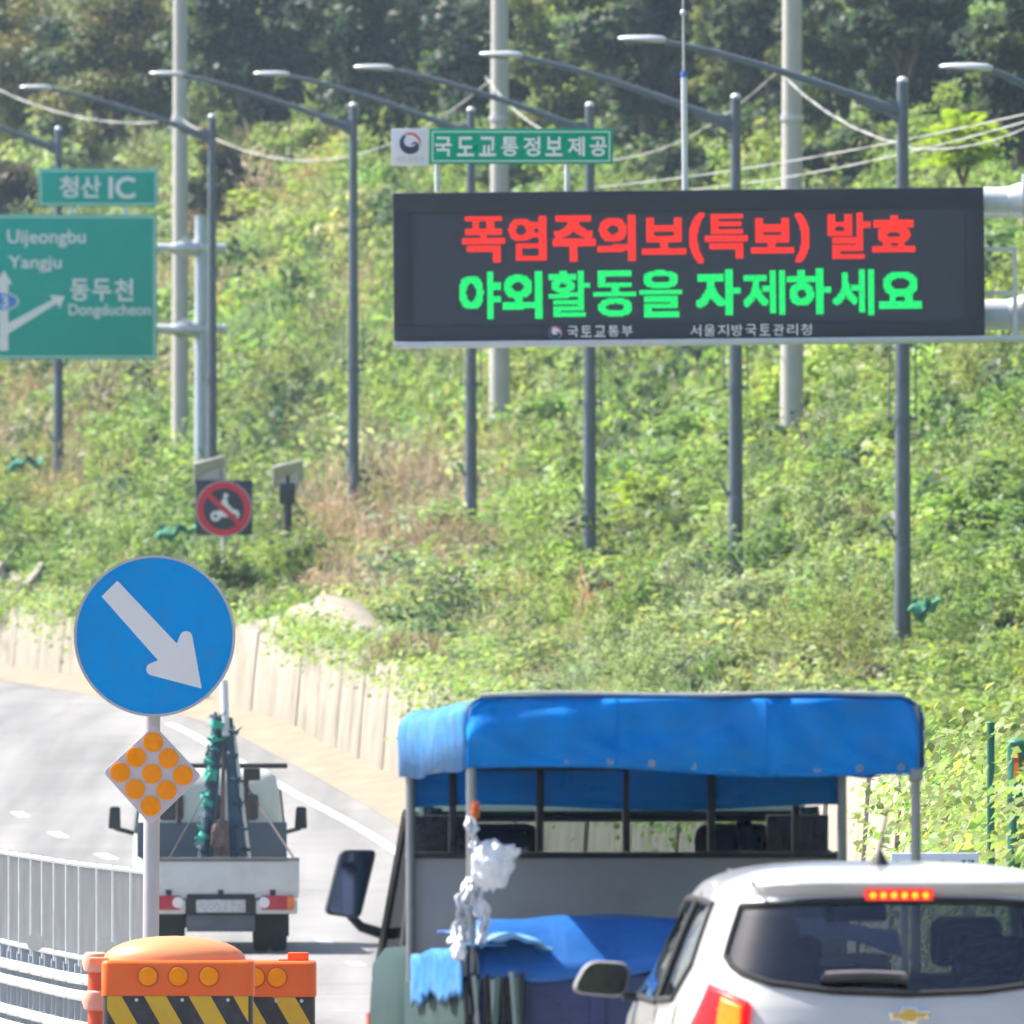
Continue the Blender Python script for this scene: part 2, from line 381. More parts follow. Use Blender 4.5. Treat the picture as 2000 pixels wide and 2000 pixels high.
# ------------------------------------------------------------------ common materials
m_galv = mat('galvanised_steel', (.52,.54,.56), .42, .75, var=.12, vscale=9)
m_galv_w = mat('pale_painted_steel', (.62,.65,.68), .45, .25, var=.10, vscale=6, dirt=(.45,.42,.38), dirt_amt=.35)
m_lampgrey = mat('lamp_post_grey_paint', (.10,.125,.155), .45, .15, var=.15, vscale=5)
m_conc = mat('pole_concrete', (.44,.425,.40), .85, var=.10, vscale=3, bump=.2, bscale=30, dirt=(.33,.31,.28), dirt_amt=.5, dirt_scale=1.5)
m_white = mat('sign_white', (.78,.78,.78), .5, var=.03)
m_green = mat('sign_green', (.0,.37,.30), .6, spec=.0, var=.06, vscale=2)
m_green2 = mat('header_green', (.0,.33,.19), .6, spec=.0, var=.06, vscale=2)
m_black = mat('black_housing', (.016,.020,.034), .55, var=.2, vscale=3)
m_rubber = mat('black_rubber', (.02,.02,.022), .8, var=.2)
m_pblack = mat('black_plastic', (.025,.026,.03), .5, var=.2)
m_navy = mat('emblem_blue', (.02,.035,.11), .5, var=0); m_red = mat('emblem_red', (.62,.05,.06), .5, var=0)
m_greytext = mat('grey_print', (.5,.5,.53), .6, var=0)

def tilted(lst, slope, xc): return [(t, a, b, c + ((a+b)/2-xc)*slope, d + ((a+b)/2-xc)*slope) for t, a, b, c, d in lst]

# ------------------------------------------------------------------ variable message sign
D = 255; s = D/FPX; X0, Y0 = 1345.5, 516.0
vms = thing('variable_message_sign', 'wide black electronic message sign with red and green glowing Korean lettering', 'message sign', P(X0, Y0, D), (0, R(-.6), 0))
def q(px, py): return ((px-X0)*s, (Y0-py)*s)
W2, H2 = 577.5*s, 145*s
MB().box(-W2, W2, .06, .48, -H2, H2).build('housing', m_black, vms, bevel=.012)
fr = MB(); x0, z1 = q(803, 411); x1, z0 = q(1886, 632)
fr.box(-W2+.004, W2-.004, .0, .07, z1, H2-.004).box(-W2+.004, W2-.004, .0, .07, -H2+.004, z0).box(-W2+.004, x0, .0, .07, z0, z1).box(x1, W2-.004, .0, .07, z0, z1)
fr.build('bezel', m_black, vms, bevel=.006)
m_led = mat('led_matrix_dark', (.034,.040,.060), .6, var=.08, vscale=6)
# dark LED modules, each its own tile
mw = (x1-x0)/12; mh = (z1-z0)/3
tile = MB().box(.0012, mw-.0012, .028, .06, .0012, mh-.0012).build('led_module', m_led, vms)
tile.location = (x0, 0, z0)
for i in range(12):
    for j in range(3):
        if i == j == 0: continue
        t_ = tile.copy(); col.objects.link(t_); t_.parent = vms; t_.location = (x0+i*mw, 0, z0+j*mh)
red = [('폭',900,990,420,517),('염',992,1069,420,515),('주',1077,1165,419,514),('의',1165,1245,417,513),('보',1252,1343,423,500),('(',1344,1378,414,516),('특',1376,1464,415,511),('보',1464,1553,423,498),(')',1552,1584,414,514),('발',1615,1702,414,510),('효',1702,1791,419,494)]
grn = [('야',894,979,530,625),('외',978,1060,529,625),('활',1068,1155,527,624),('동',1156,1245,527,623),('을',1245,1335,526,624),('자',1356,1447,525,619),('제',1445,1534,525,618),('하',1535,1624,523,617),('세',1621,1708,523,617),('요',1715,1802,528,604)]
def led_dots(items, name, m, label):
    pitch = 3.0*s; mb = MB(); cells = set()
    for txt, xa, xb, ya, yb in tilted(items, .0105, X0):
        v, t = glyph(txt, .004)
        ax, zt = q(xa+5, ya+5); bx, zb = q(xb-5, yb-5)
        pts = np.stack([ax + v[:,0]*(bx-ax), zb + v[:,1]*(zt-zb)], 1)
        ii = np.arange(math.floor(ax/pitch)-1, math.ceil(bx/pitch)+2); jj = np.arange(math.floor(zb/pitch)-1, math.ceil(zt/pitch)+2)
        IJ = np.stack(np.meshgrid(ii, jj), -1).reshape(-1, 2); G = IJ*pitch; ins = np.zeros(len(G), bool)
        A, B, C = pts[t[:,0]], pts[t[:,1]], pts[t[:,2]]
        for a_, b_, c_2 in zip(A, B, C):
            d1 = (G[:,0]-b_[0])*(a_[1]-b_[1])-(a_[0]-b_[0])*(G[:,1]-b_[1]); d2 = (G[:,0]-c_2[0])*(b_[1]-c_2[1])-(b_[0]-c_2[0])*(G[:,1]-c_2[1]); d3 = (G[:,0]-a_[0])*(c_2[1]-a_[1])-(c_2[0]-a_[0])*(G[:,1]-a_[1])
            ins |= ~(((d1<0)|(d2<0)|(d3<0)) & ((d1>0)|(d2>0)|(d3>0)))
        grow = [(da, db) for da in (-1,0,1) for db in (-1,0,1)] if txt not in '폭염활특발을동제세' else [(da, db) for da in (-1,0,1) for db in (0,1)] if txt not in '제세' else [(0,0),(1,0),(0,1),(0,-1),(1,1),(1,-1)]
        for a_, b_ in IJ[ins]:
            for da, db in grow: cells.add((int(a_)+da, int(b_)+db))
    r_ = pitch*.40
    for a_, b_ in sorted(cells):
        gx_, gz_ = a_*pitch, b_*pitch
        mb.add([(gx_-r_, .020, gz_-r_), (gx_+r_, .020, gz_-r_), (gx_+r_, .020, gz_+r_), (gx_-r_, .020, gz_+r_), (gx_, .013, gz_)], [(0,1,4),(1,2,4),(2,3,4),(3,0,4)])
    o = mb.build(name, m, vms, smooth=60); o['kind'] = 'stuff'; o['label'] = label
    return o
m_lr = mat('led_red', (.3,.02,.02), .4, var=0, emit=(1.0,.028,.012), estr=.62)
m_lg = mat('led_green', (.02,.3,.08), .4, var=0, emit=(.0,1.0,.20), estr=.50)
led_dots(red, 'red_led_lettering', m_lr, 'upper line of glowing red Korean letters'); led_dots(grn, 'green_led_lettering', m_lg, 'lower line of glowing green Korean letters')
cap = [(c, *q(1107+i*26.5, 0)[:1], q(1107+i*26.5+21, 0)[0], q(0, 634.5)[1], q(0, 656)[1]) for i, c in enumerate('국토교통부')]
letters(cap, -.004, .008).build('printed_caption', m_white, vms)
cap = [(c, q(1347+i*27, 0)[0], q(1347+i*27+21, 0)[0], q(0, 634.5)[1], q(0, 657)[1]) for i, c in enumerate('서울지방국토관리청')]
letters(cap, -.004, .004).build('printed_caption', m_white, vms)
def emblem(parent, cx, cz, r, y, ring=True):
    """red and blue swirl"""
    pts = []
    for k in range(25):                                       # outer left-lower arc
        a = R(118 + 205*k/24); pts.append((cx+r*math.cos(a), cz+r*math.sin(a)))
    for k in range(13):                                       # inner hook
        a = R(-20 + 180*k/12); pts.append((cx+r*.52+r*.42*math.cos(a)*.9-r*.08, cz-r*.25+r*.40*math.sin(a)))
    for k in range(17):
        a = R(-25 - 195*k/16); pts.append((cx+r*.02+r*.62*math.cos(a), cz+r*.22+r*.55*math.sin(a)))
    MB().plate(pts, y-.003, y).build('emblem_swirl', m_navy, parent)
    n_ = 24; vs = []
    for k in range(n_+1):
        a = R(-18 + 150*k/n_); th = r*.20*math.sin(math.pi*k/n_)**.7+.002
        vs += [(cx+(r-th)*math.cos(a), y-.003, cz+(r-th)*math.sin(a)), (cx+r*math.cos(a), y-.003, cz+r*math.sin(a))]
    MB().add(vs, [(2*k, 2*k+1, 2*k+3, 2*k+2) for k in range(n_)]).build('emblem_arc', m_red, parent)
ex0, ez0 = q(1083, 647); MB().disc(ex0, ez0, 13*s, -.003, .004, 24).build('emblem_ground', m_white, vms); emblem(vms, ex0, ez0, 12.5*s, -.006)
# ledge below, arms, rail, rod
MB().box(-W2-.01, W2+.55, -.06, .5, -H2-.075, -H2-.003).build('ledge', m_galv, vms, bevel=.006)
for yy in (400, 620):
    az = q(0, yy)[1]
    MB().tube([(W2-5.0, .72, az), (W2+.27, .72, az)], .165, 18).build('arm', m_galv_w, vms)
    MB().tube([(W2+.27, .72, az), (W2+.55, .72, az+.03), (W2+1.35, .72, az+.03)], [.165, .22, .24], 18).build('arm_socket', m_galv_w, vms)
    MB().tube([(W2+.42, .72, az+.03), (W2+.47, .72, az+.03)], .27, 20).build('flange', m_galv, vms)
for k in range(4):
    xx = -W2+.8+k*1.55
    MB().box(xx, xx+.1, .48, .62, -H2+.1, H2-.1).build('bracket', m_galv, vms)
MB().tube([(W2+1.3, .72, H2+1.0), (W2+1.3, .72, -7.6)], [.2,.24], 20).build('column', m_galv_w, vms)
rl = MB(); ax_ = q(1925, 0)[0]; bx_ = q(1988, 0)[0]; zt_ = q(0, 488)[1]; zb_ = q(0, 574)[1]
rl.box(ax_-.02, bx_, .3, .345, zt_-.05, zt_).box(bx_-.05, bx_-.004, .303, .342, -H2, zt_-.003).box(ax_-.02, bx_-.05, .3, .345, zb_-.045, zb_)
rl.build('walkway_rail', m_galv, vms)
rx = q(1340, 0)[0]; rt = q(0, 378)[1]
MB().tube([(rx, .3, rt-.1), (rx, .3, q(0,150)[1])], .032, 10).build('lightning_rod', m_galv_w, vms)
MB().tube([(rx, .3, q(0,150)[1]), (rx, .3, q(0,138)[1])], .034, 10).build('rod_band', mat('rod_blue', (.05,.16,.55), .5), vms)
MB().tube([(rx, .3, q(0,138)[1]), (rx, .3, q(0,30)[1]), (rx, .3, q(0,-40)[1])], [.016,.012,.006], 8).build('rod_tip', m_galv, vms)
MB().sphere((rx, .3, q(0,24)[1]), .036).build('rod_ball', m_galv, vms)

# header sign standing on it
hs = thing('header_sign', 'long green road information sign with white emblem panel standing on the message sign', 'sign', P(X0, Y0, D+.12), (0, R(-.0), 0))
def zq(py): return (Y0-py)*s
def xq(px): return (px-X0)*s
MB().box(xq(838), xq(1197), 0, .05, zq(320), zq(251)).build('green_panel', m_green2, hs, bevel=.004)
MB().box(xq(764), xq(837), .002, .05, zq(324), zq(251)).build('emblem_panel', mat('emblem_panel_white', (.70,.70,.74), .5, var=.04), hs, bevel=.004)
bd = MB(); A, B_, C_, D_ = xq(843), xq(1192), zq(316), zq(255.5); tk = .018
bd.box(A, B_, -.004, .002, D_-tk, D_).box(A, B_, -.004, .002, C_, C_+tk).box(A, A+tk, -.004, .002, C_+tk, D_-tk).box(B_-tk, B_, -.004, .002, C_+tk, D_-tk)
bd.build('border', mat('sign_border_pale', (.45,.66,.58), .5, var=.05), hs)
letters([(c, xq(849+i*43.3), xq(849+i*43.3+33), zq(267), zq(305)) for i, c in enumerate('국도교통정보제공')], -.004, .022).build('lettering', m_white, hs)
emblem(hs, xq(801), zq(280), 21*s, 0)
letters([(c, xq(774+i*11.2), xq(774+i*11.2+9), zq(306), zq(316)) for i, c in enumerate('국토교통부')], -.003, .0).build('small_print', m_greytext, hs)
for px_ in (854, 1108): MB().tube([(xq(px_), .07, zq(374)), (xq(px_), .07, zq(255))], 5.6*s, 10).build('post', m_galv_w, hs)

# ------------------------------------------------------------------ direction signs on a mast arm
D = 480; s = D/FPX; gx0, gy0 = 394.0, 560.0
gp = P(gx0, gy0, D); gb = float(TZ(gp.x, gp.y)[0])
gs = thing('direction_sign', 'large green junction direction sign with white arrows hung from a pale mast', 'direction sign', (gp.x, gp.y, gb))
def gq(px, py): return ((px-gx0)*s, (gy0-py)*s + gp.z - gb)
def gbox(mb, a, b_, y0, y1): 
    (xa, za), (xb, zb) = gq(*a), gq(*b_); return mb.box(min(xa,xb), max(xa,xb), y0, y1, min(za,zb), max(za,zb))
gbox(MB(), (-150, 702), (307, 419), -.45, -.40).build('main_panel', m_green, gs, bevel=.01)
gb_ = MB()
for a, b_ in (((-146,422),(304,426)), ((-146,695.5),(304,699)), ((300.5,426),(304,695.5)), ((-146,426),(-142.5,695.5))): gbox(gb_, a, b_, -.456, -.449)
gb_.build('border', mat('sign_border_pale', (.45,.66,.58)), gs)
for t_, xa, xb, ya, yb in (('Uijeongbu',15,168,449,484),('Yangju',17,121,500,532),('Dongducheon',135,295,594,623)):
    letters([(t_, gq(xa,0)[0], gq(xb,0)[0], gq(0,ya)[1], gq(0,yb)[1])], -.456, .012).build('place_name', m_white, gs)
letters([(c, gq(138+i*43,0)[0], gq(138+i*43+37,0)[0], gq(0,545)[1], gq(0,588)[1]) for i, c in enumerate('동두천')], -.456, .02).build('korean_lettering', m_white, gs)
ar = [(-1,685),(17,685),(17,652),(113,592),(117,604),(127,579),(98,577),(104,585),(17,632),(17,555),(25,555),(9,528),(-8,555),(-1,555)]
MB().plate([gq(*p) for p in ar], -.457, -.449).build('arrow', m_white, gs)
el = [( -1+39*math.cos(2*math.pi*k/28), 589+19*math.sin(2*math.pi*k/28)) for k in range(28)]
MB().plate([gq(*p) for p in el], -.463, -.458).build('route_shield', m_white, gs)
el = [( -1+36*math.cos(2*math.pi*k/28), 589+16.5*math.sin(2*math.pi*k/28)) for k in range(28)]
MB().plate([gq(*p) for p in el], -.466, -.462).build('route_shield_face', mat('shield_blue', (.02,.22,.62), .5, var=0), gs)
letters([('3', gq(3,0)[0], gq(17,0)[0], gq(0,577)[1], gq(0,601)[1])], -.469, .02).build('route_number', m_white, gs)
for py_ in (484, 642):
    z_ = gq(0, py_)[1]
    MB().tube([(gq(-140,0)[0], -.3, z_), (gq(345,0)[0], -.25, z_)], .085, 14).build('arm', m_galv_w, gs)
    MB().tube([(gq(335,0)[0], -.25, z_-.01), (gq(352,0)[0], -.25, z_-.02), (gq(385,0)[0], -.12, z_-.02)], [.10,.16,.16], 14).build('arm_clamp', m_galv, gs)
    MB().tube([(gq(385,0)[0], -.12, z_), (gq(440,0)[0], .12, z_)], .085, 14).build('arm_stub', m_galv_w, gs)
    gp_ = [(gq(338,0)[0], z_+.1), (gq(362,0)[0], z_+.24), (gq(378,0)[0], z_+.1)]
    MB().plate(gp_, -.29, -.26).build('gusset', m_galv_w, gs)
MB().tube([(0,0,-.5), (0,0,gq(0,424)[1])], [.16,.135], 18).build('mast', mat('mast_bluegrey', (.40,.47,.53), .45, .2, var=.1), gs)
MB().tube([(0,0,gq(0,424)[1]), (0,0,gq(0,421)[1])], .15, 18).build('mast_cap', m_galv, gs)
ic = thing('junction_name_sign', 'small green junction name sign bracketed above the large direction sign', 'sign', P(192, 366, D-.44))
def iq(px, py): return ((px-192)*s, (366-py)*s)
(xa, za), (xb, zb) = iq(75,403), iq(309,329)
MB().box(xa, xb, 0, .05, za, zb).build('panel', m_green, ic, bevel=.008)
MB().box(xa+.03, xb-.03, -.005, .002, zb-.065, zb-.03).box(xa+.03, xb-.03, -.005, .002, za+.03, za+.065).box(xa+.03, xa+.065, -.005, .002, za+.065, zb-.065).box(xb-.065, xb-.03, -.005, .002, za+.065, zb-.065).build('border', mat('sign_border_pale', (.45,.66,.58)), ic)
letters([('청', iq(116,0)[0], iq(153,0)[0], iq(0,344)[1], iq(0,386)[1]), ('산', iq(158,0)[0], iq(197,0)[0], iq(0,344)[1], iq(0,386)[1]), ('IC', iq(212,0)[0], iq(264,0)[0], iq(0,345)[1], iq(0,388)[1])], -.006, .022).build('lettering', m_white, ic)
for px_ in (139, 245): MB().box(iq(px_-5,0)[0], iq(px_+5,0)[0], .05, .12, iq(0,425)[1], iq(0,395)[1]).build('bracket', m_galv_w, ic, bevel=.01)

# ------------------------------------------------------------------ keep-right sign and obstacle marker on a post
D = 134; s = D/FPX; kx, ky = 292.0, 1242.0
kz = float(RZ(D)); kp = P(kx, ky, D)
ks = thing('keep_right_sign', 'round blue sign with a white slanting arrow on a steel post', 'traffic sign', (kp.x, D, kz), (0, R(.35), 0))
def kq(zx_, zy_):                                             # coordinates of the enlarged study picture
    px, py = 100+zx_*.4918, 1050+zy_*.4918; return ((px-kx)*s, (ky-py)*s + kp.z - kz)
r_ = 158*s; c0 = ((296-kx)*s, kp.z-kz)
m_blue = mat('sign_blue', (.0,.275,.70), .6, spec=.05, var=.05, vscale=3, dirt=(.05,.22,.5), dirt_amt=.35, dirt_scale=7)
MB().disc(*c0, r_*.972, -.004, .006, 72).build('face', m_blue, ks)
MB().ring(*c0, r_*.965, r_, -.008, .03, 72).build('rim', mat('sign_rim_grey', (.42,.42,.46), .5, .3), ks)
for bz_ in (.27,):
    for bx2 in (-.05,.05): MB().tube([(c0[0]+bx2, -.009, c0[1]+bz_), (c0[0]+bx2, .0, c0[1]+bz_)], .007, 10).build('bolt', m_blue, ks)
MB().disc(*c0, r_*.98, .008, .02, 64).build('back_plate', m_galv, ks)
aw = [(187,235),(250,172),(487,420),(499,388),(510,374),(525,370),(540,374),(548,388),(587,598),(380,545),(369,534),(366,520),(372,506),(384,499),(413,487)]
MB().plate([kq(*p) for p in aw], -.008, -.003).build('arrow', mat('sign_white_film', (.70,.685,.70), .5, var=.03), ks)
def rounded(poly, rad, n=5):
    out = []; N = len(poly)
    for i in range(N):
        p0, p1, p2 = Vector(poly[i-1]), Vector(poly[i]), Vector(poly[(i+1) % N])
        a = p1 + (p0-p1).normalized()*rad; c = p1 + (p2-p1).normalized()*rad
        for k in range(n+1): t_ = k/n; out.append(tuple((1-t_)**2*a + 2*t_*(1-t_)*p1 + t_*t_*c))
    return out
dm = thing('obstacle_marker', 'diamond plate with nine orange reflectors on the post below the round sign', 'marker', (kp.x, D, kz), (0, R(.35), 0))
m_pinkgrey = mat('marker_plate', (.52,.46,.50), .5, var=.04)
MB().plate(rounded([kq(197,932), kq(401,745), kq(589,945), kq(388,1143)], .03), -.012, .012).build('plate', m_pinkgrey, dm, bevel=.003)
m_amber = mat('amber_reflector', (.92,.28,.0), .5, spec=.1, var=.06, vscale=30)
for p in [(395,812),(328,872),(457,877),(265,933),(391,938),(515,943),(325,1000),(450,1003),(387,1066)]:
    cx_, cz_ = kq(*p); MB().disc(cx_, cz_, 39.5*.4918*s, -.022, -.010, 28).build('reflector', m_amber, dm, bevel=.003)
MB().tube([(0,.075,-.1), (0,.075,c0[1]+.35)], .0455, 20).build('post', mat('sign_post_steel', (.47,.44,.45), .5, .35, var=.08), ks)
for zz in (c0[1]+.2, c0[1]-.2): MB().box(-.06,.06,.02,.05,zz-.02,zz+.02).build('clamp', m_galv, ks)

# ------------------------------------------------------------------ crash cushions
m_or = mat('orange_plastic', (.80,.125,.015), .45, spec=.3, var=.08, vscale=4, dirt=(.62,.17,.06), dirt_amt=.5, dirt_scale=8)
m_or_lit = mat('sunlit_orange_plastic', (.80,.27,.11), .45, var=.06, vscale=4)  # paler orange for the lid, its sunlit top put into the colour
m_yel = mat('warning_yellow', (.60,.36,.01), .5, var=.10, dirt=(.38,.26,.08), dirt_amt=.5, dirt_scale=9); m_blk = mat('warning_black', (.025,.025,.028), .5, var=.15, dirt=(.10,.095,.09), dirt_amt=.5, dirt_scale=9)
def cushion(name, label, px0, px1, py_top, D, dome, refl, capb):
    s = D/FPX; cx = (px0+px1)/2; W = (px1-px0)*s; zg = float(RZ(D)); t_ = thing(name, label, 'crash cushion', (P(cx,0,D).x, D, zg))
    zt = (1000-py_top)*s - zg; zb = (1000-(py_top+95))*s - zg      # orange hood
    zb = zt - 69*s
    def rr_(h, ins=0, dep=.5): return rounded([(-W/2+ins, ins), (W/2-ins, ins), (W/2-ins, dep-ins), (-W/2+ins, dep-ins)], .05)
    prof = [(zb, .0), (zt-.02, .0), (zt-.006, .006), (zt, .02)]
    MB().rings([[(x, y, z_) for x, y in rr_(0, i)] for z_, i in prof]).build('hood', m_or, t_, smooth=45)
    ins = .007
    MB().rings([[(x, y, z_) for x, y in rr_(0, ins)] for z_ in (.03, zb+.0)]).build('body', m_blk, t_, smooth=45)
    MB().rings([[(x, y, z_) for x, y in rr_(0, -.01)] for z_ in (.0, .05)]).build('foot', m_rubber, t_)
    # slanting yellow bars, each its own strip of film
    bw = .062*1.9; sl = 1.75; n_ = 0; x = -W/2 - 1.2
    while x < W/2:
        p4 = [(x, zb-.002), (x+bw, zb-.002), (x+bw+(zb-.06)/sl, .06), (x+(zb-.06)/sl, .06)]
        a, c = -W/2+.03, W/2-.03
        def clip(poly, lim, keep):
            out = []
            for i in range(len(poly)):
                p_, q_ = poly[i-1], poly[i]
                ip, iq_ = keep(p_[0]), keep(q_[0])
                if ip != iq_:
                    u = (lim-p_[0])/(q_[0]-p_[0]); out.append((lim, p_[1]+u*(q_[1]-p_[1])))
                if iq_: out.append(q_)
            return out
        p4 = clip(p4, a, lambda v: v >= a); p4 = clip(p4, c, lambda v: v <= c) if p4 else p4
        if len(p4) > 2: MB().plate(p4, ins-.005, ins+.002).build('yellow_bar', m_yel, t_)
        x += bw*2.02
    for px_ in refl:
        rx_ = (px_-cx)*s; MB().ring(rx_, zb+38*s, 18*s, 21*s, -.006, .004, 28).build('reflector_seat', mat('orange_dark', (.5,.07,.01), .5), t_)
        MB().disc(rx_, zb+38*s, 18*s, -.011, .004, 28).build('reflector', m_amber, t_, bevel=.003)
    for k in range(3):
        bx = -W/2 + W*(.23+.30*k); MB().tube([(bx, -.002, zb-.022), (bx, .008, zb-.022)], .010, 10).build('bolt', m_galv, t_)
    if dome:
        n_ = 40; rr = []
        for f in np.linspace(0, 1, 9):
            a = f*math.pi/2; rr.append([(-.02+W*.47*math.cos(a)**.9*math.cos(2*math.pi*k/n_), .27+.24*math.cos(a)**.9*math.sin(2*math.pi*k/n_), zt-.008+.135*math.sin(a)) for k in range(n_)])
        MB().rings(rr).build('dome_lid', m_or_lit, t_, smooth=70)
        MB().box(-W/2-.07, -W/2+.12, .18, .34, zt-.03, zt+.012).build('lid_hinge', m_or_lit, t_, bevel=.01)
    if capb:
        a, c = ((capb[0]-cx)*s, (capb[1]-cx)*s); MB().box(a, c, .2, .32, zt-.004, zt+16*s).build('cap_block', m_or, t_, bevel=.006)
        MB().box(a-.05, a, .18, .34, zt-.003, zt+3*s).build('cap_foot', m_or, t_, bevel=.003)
    return t_
cushion('crash_cushion', 'orange domed crash cushion with three amber reflectors and yellow black bars', 198, 496, 1876, 128, True, [289,348,408], None)
cushion('crash_cushion', 'orange crash cushion with small cap block half hidden behind the domed one', 452, 617, 1878, 130, False, [498,541], (561,602))
# ribbed delineator tube beside it
D = 129; s = D/FPX; zg = float(RZ(D)); dl = thing('delineator_post', 'ribbed orange delineator tube against the end of the median fence', 'delineator', (P(186,0,D).x, D+.1, zg))
zt = (1000-1862)*s-zg
MB().tube([(0,0,0),(0,0,zt)], .042, 16).build('tube', mat('delineator_red', (.68,.09,.03), .5, var=.08), dl)
for py_ in (1880, 1955, 2035, 2110, 2190):
    z_ = (1000-py_)*s-zg
    MB().lathe((0,0,z_), [(.043,-.055),(.062,-.045),(.075,0),(.062,.045),(.043,.055)], 18).build('rib', mat('delineator_rib', (.80,.36,.26), .5, var=.06), dl)

# ------------------------------------------------------------------ median fence
mf = thing('median_fence', 'silver median fence with grey mesh screens above round guard rails', 'fence', (0,0,.4446), (-.0036,0,0))
fpx = [286,258,223,192,157,132,108,85,63,40,20,0,-22,-46,-72,-100]       # where posts stand, in photo columns
fD = [136+1.0*i for i in range(len(fpx))]
fpts = [Vector(((p-1000)*d/FPX, d, 0)) for p, d in zip(fpx, fD)]
m_mesh = mat('mesh_wire', (.46,.46,.46), .55, .4, var=.1); m_rail = mat('guard_rail_pale', (.66,.67,.65), .45, .15, var=.08, dirt=(.4,.38,.33), dirt_amt=.5)
ZT, ZM, pz = -2.0, -2.545, [-2.66,-2.755,-2.935,-3.03]
for i, p in enumerate(fpts):
    d_ = (fpts[min(i+1, len(fpts)-1)]-fpts[max(i-1,0)]).normalized(); nrm = Vector((-d_.y, d_.x, 0))
    MB().tube([(p.x, p.y, ZM-.05), (p.x, p.y, ZT+.02)], .015, 8).build('post', m_galv, mf)
    b_ = p + nrm*.04
    MB().obox((p.x+.04, p.y, (float(RZ(p.y))+ZM)/2), (.075,.075,ZM-float(RZ(p.y))), Matrix.Identity(3)).build('rail_post', mat('rail_post_grey', (.36,.38,.41), .5, .4), mf, bevel=.008)
    mid = p + d_*.5
    MB().obox((mid.x+.04, mid.y, (float(RZ(p.y))+ZM)/2-.02), (.06,.06,ZM-float(RZ(p.y))-.04), Matrix.Identity(3)).build('rail_post', mat('rail_post_grey', (.36,.38,.41)), mf, bevel=.008)
    for z_ in pz:
        MB().obox(b_+Vector((0,0,z_)), (.10,.06,.05), Matrix.Identity(3)).build('rail_bracket', m_galv, mf)
    if i < len(fpts)-1:
        p2 = fpts[i+1]; mb = MB()
        for k in range(1, 26):
            c_ = p.lerp(p2, k/26); mb.add([(c_.x-.005,c_.y,ZM+.02),(c_.x+.005,c_.y,ZM+.02),(c_.x+.005,c_.y,ZT-.01),(c_.x-.005,c_.y,ZT-.01),(c_.x,c_.y+.005,ZM+.02),(c_.x,c_.y+.005,ZT-.01)], [(0,1,2,3),(1,4,5,2),(4,0,3,5)])
        for k in range(1, 27):
            z_ = ZM+.02+(ZT-ZM-.03)*k/27; h = .0055
            mb.add([(p.x,p.y,z_-h),(p2.x,p2.y,z_-h),(p2.x,p2.y,z_+h),(p.x,p.y,z_+h),(p.x+.005,p.y,z_),(p2.x+.005,p2.y,z_)], [(0,1,2,3),(1,5,2),(4,0,3),(0,4,5,1),(4,3,2,5)])
        o = mb.build('mesh_screen', m_mesh, mf)
        for z_, nm in ((ZT, 'top_rail'), (ZM, 'bottom_rail')): MB().tube([(p.x,p.y,z_),(p2.x,p2.y,z_)], .017, 8).build(nm, m_galv, mf)
ext = [Vector((P(300,0,131.5).x+.02, 131.5, 0)), Vector((P(292,0,133.6).x-.14, 133.6, 0))] + [p+Vector((.02,-.05,0)) for p in fpts]
for z_ in pz:
    for i in range(2, len(ext)-1):
        a, c = ext[i], ext[i+1]
        if i == 2: a = a + Vector((-.1,-2.2,0))
        MB().tube([(a.x-.08, a.y, z_), (c.x-.08, c.y, z_)], .031, 12).build('guard_rail', m_rail, mf)
        MB().tube([(c.x-.08, c.y+.02, z_), (c.x-.08+.005, c.y-.05, z_)], .0335, 12).build('rail_sleeve', m_rail, mf)
for px_, py_, d_ in ((70,1817,143.0),(213,1838,136.6)):
    c_ = P(px_, py_, d_); sc = d_/FPX
    MB().disc(c_.x, c_.z, 17*sc, d_-.12, d_-.10, 24).build('reflector_disc', mat('reflector_pale', (.42,.44,.40), .4, var=.05), mf)
    MB().box(c_.x+16*sc, c_.x+40*sc, d_-.12, d_-.09, c_.z-2*sc, c_.z+5*sc).build('reflector_arm', m_rail, mf)

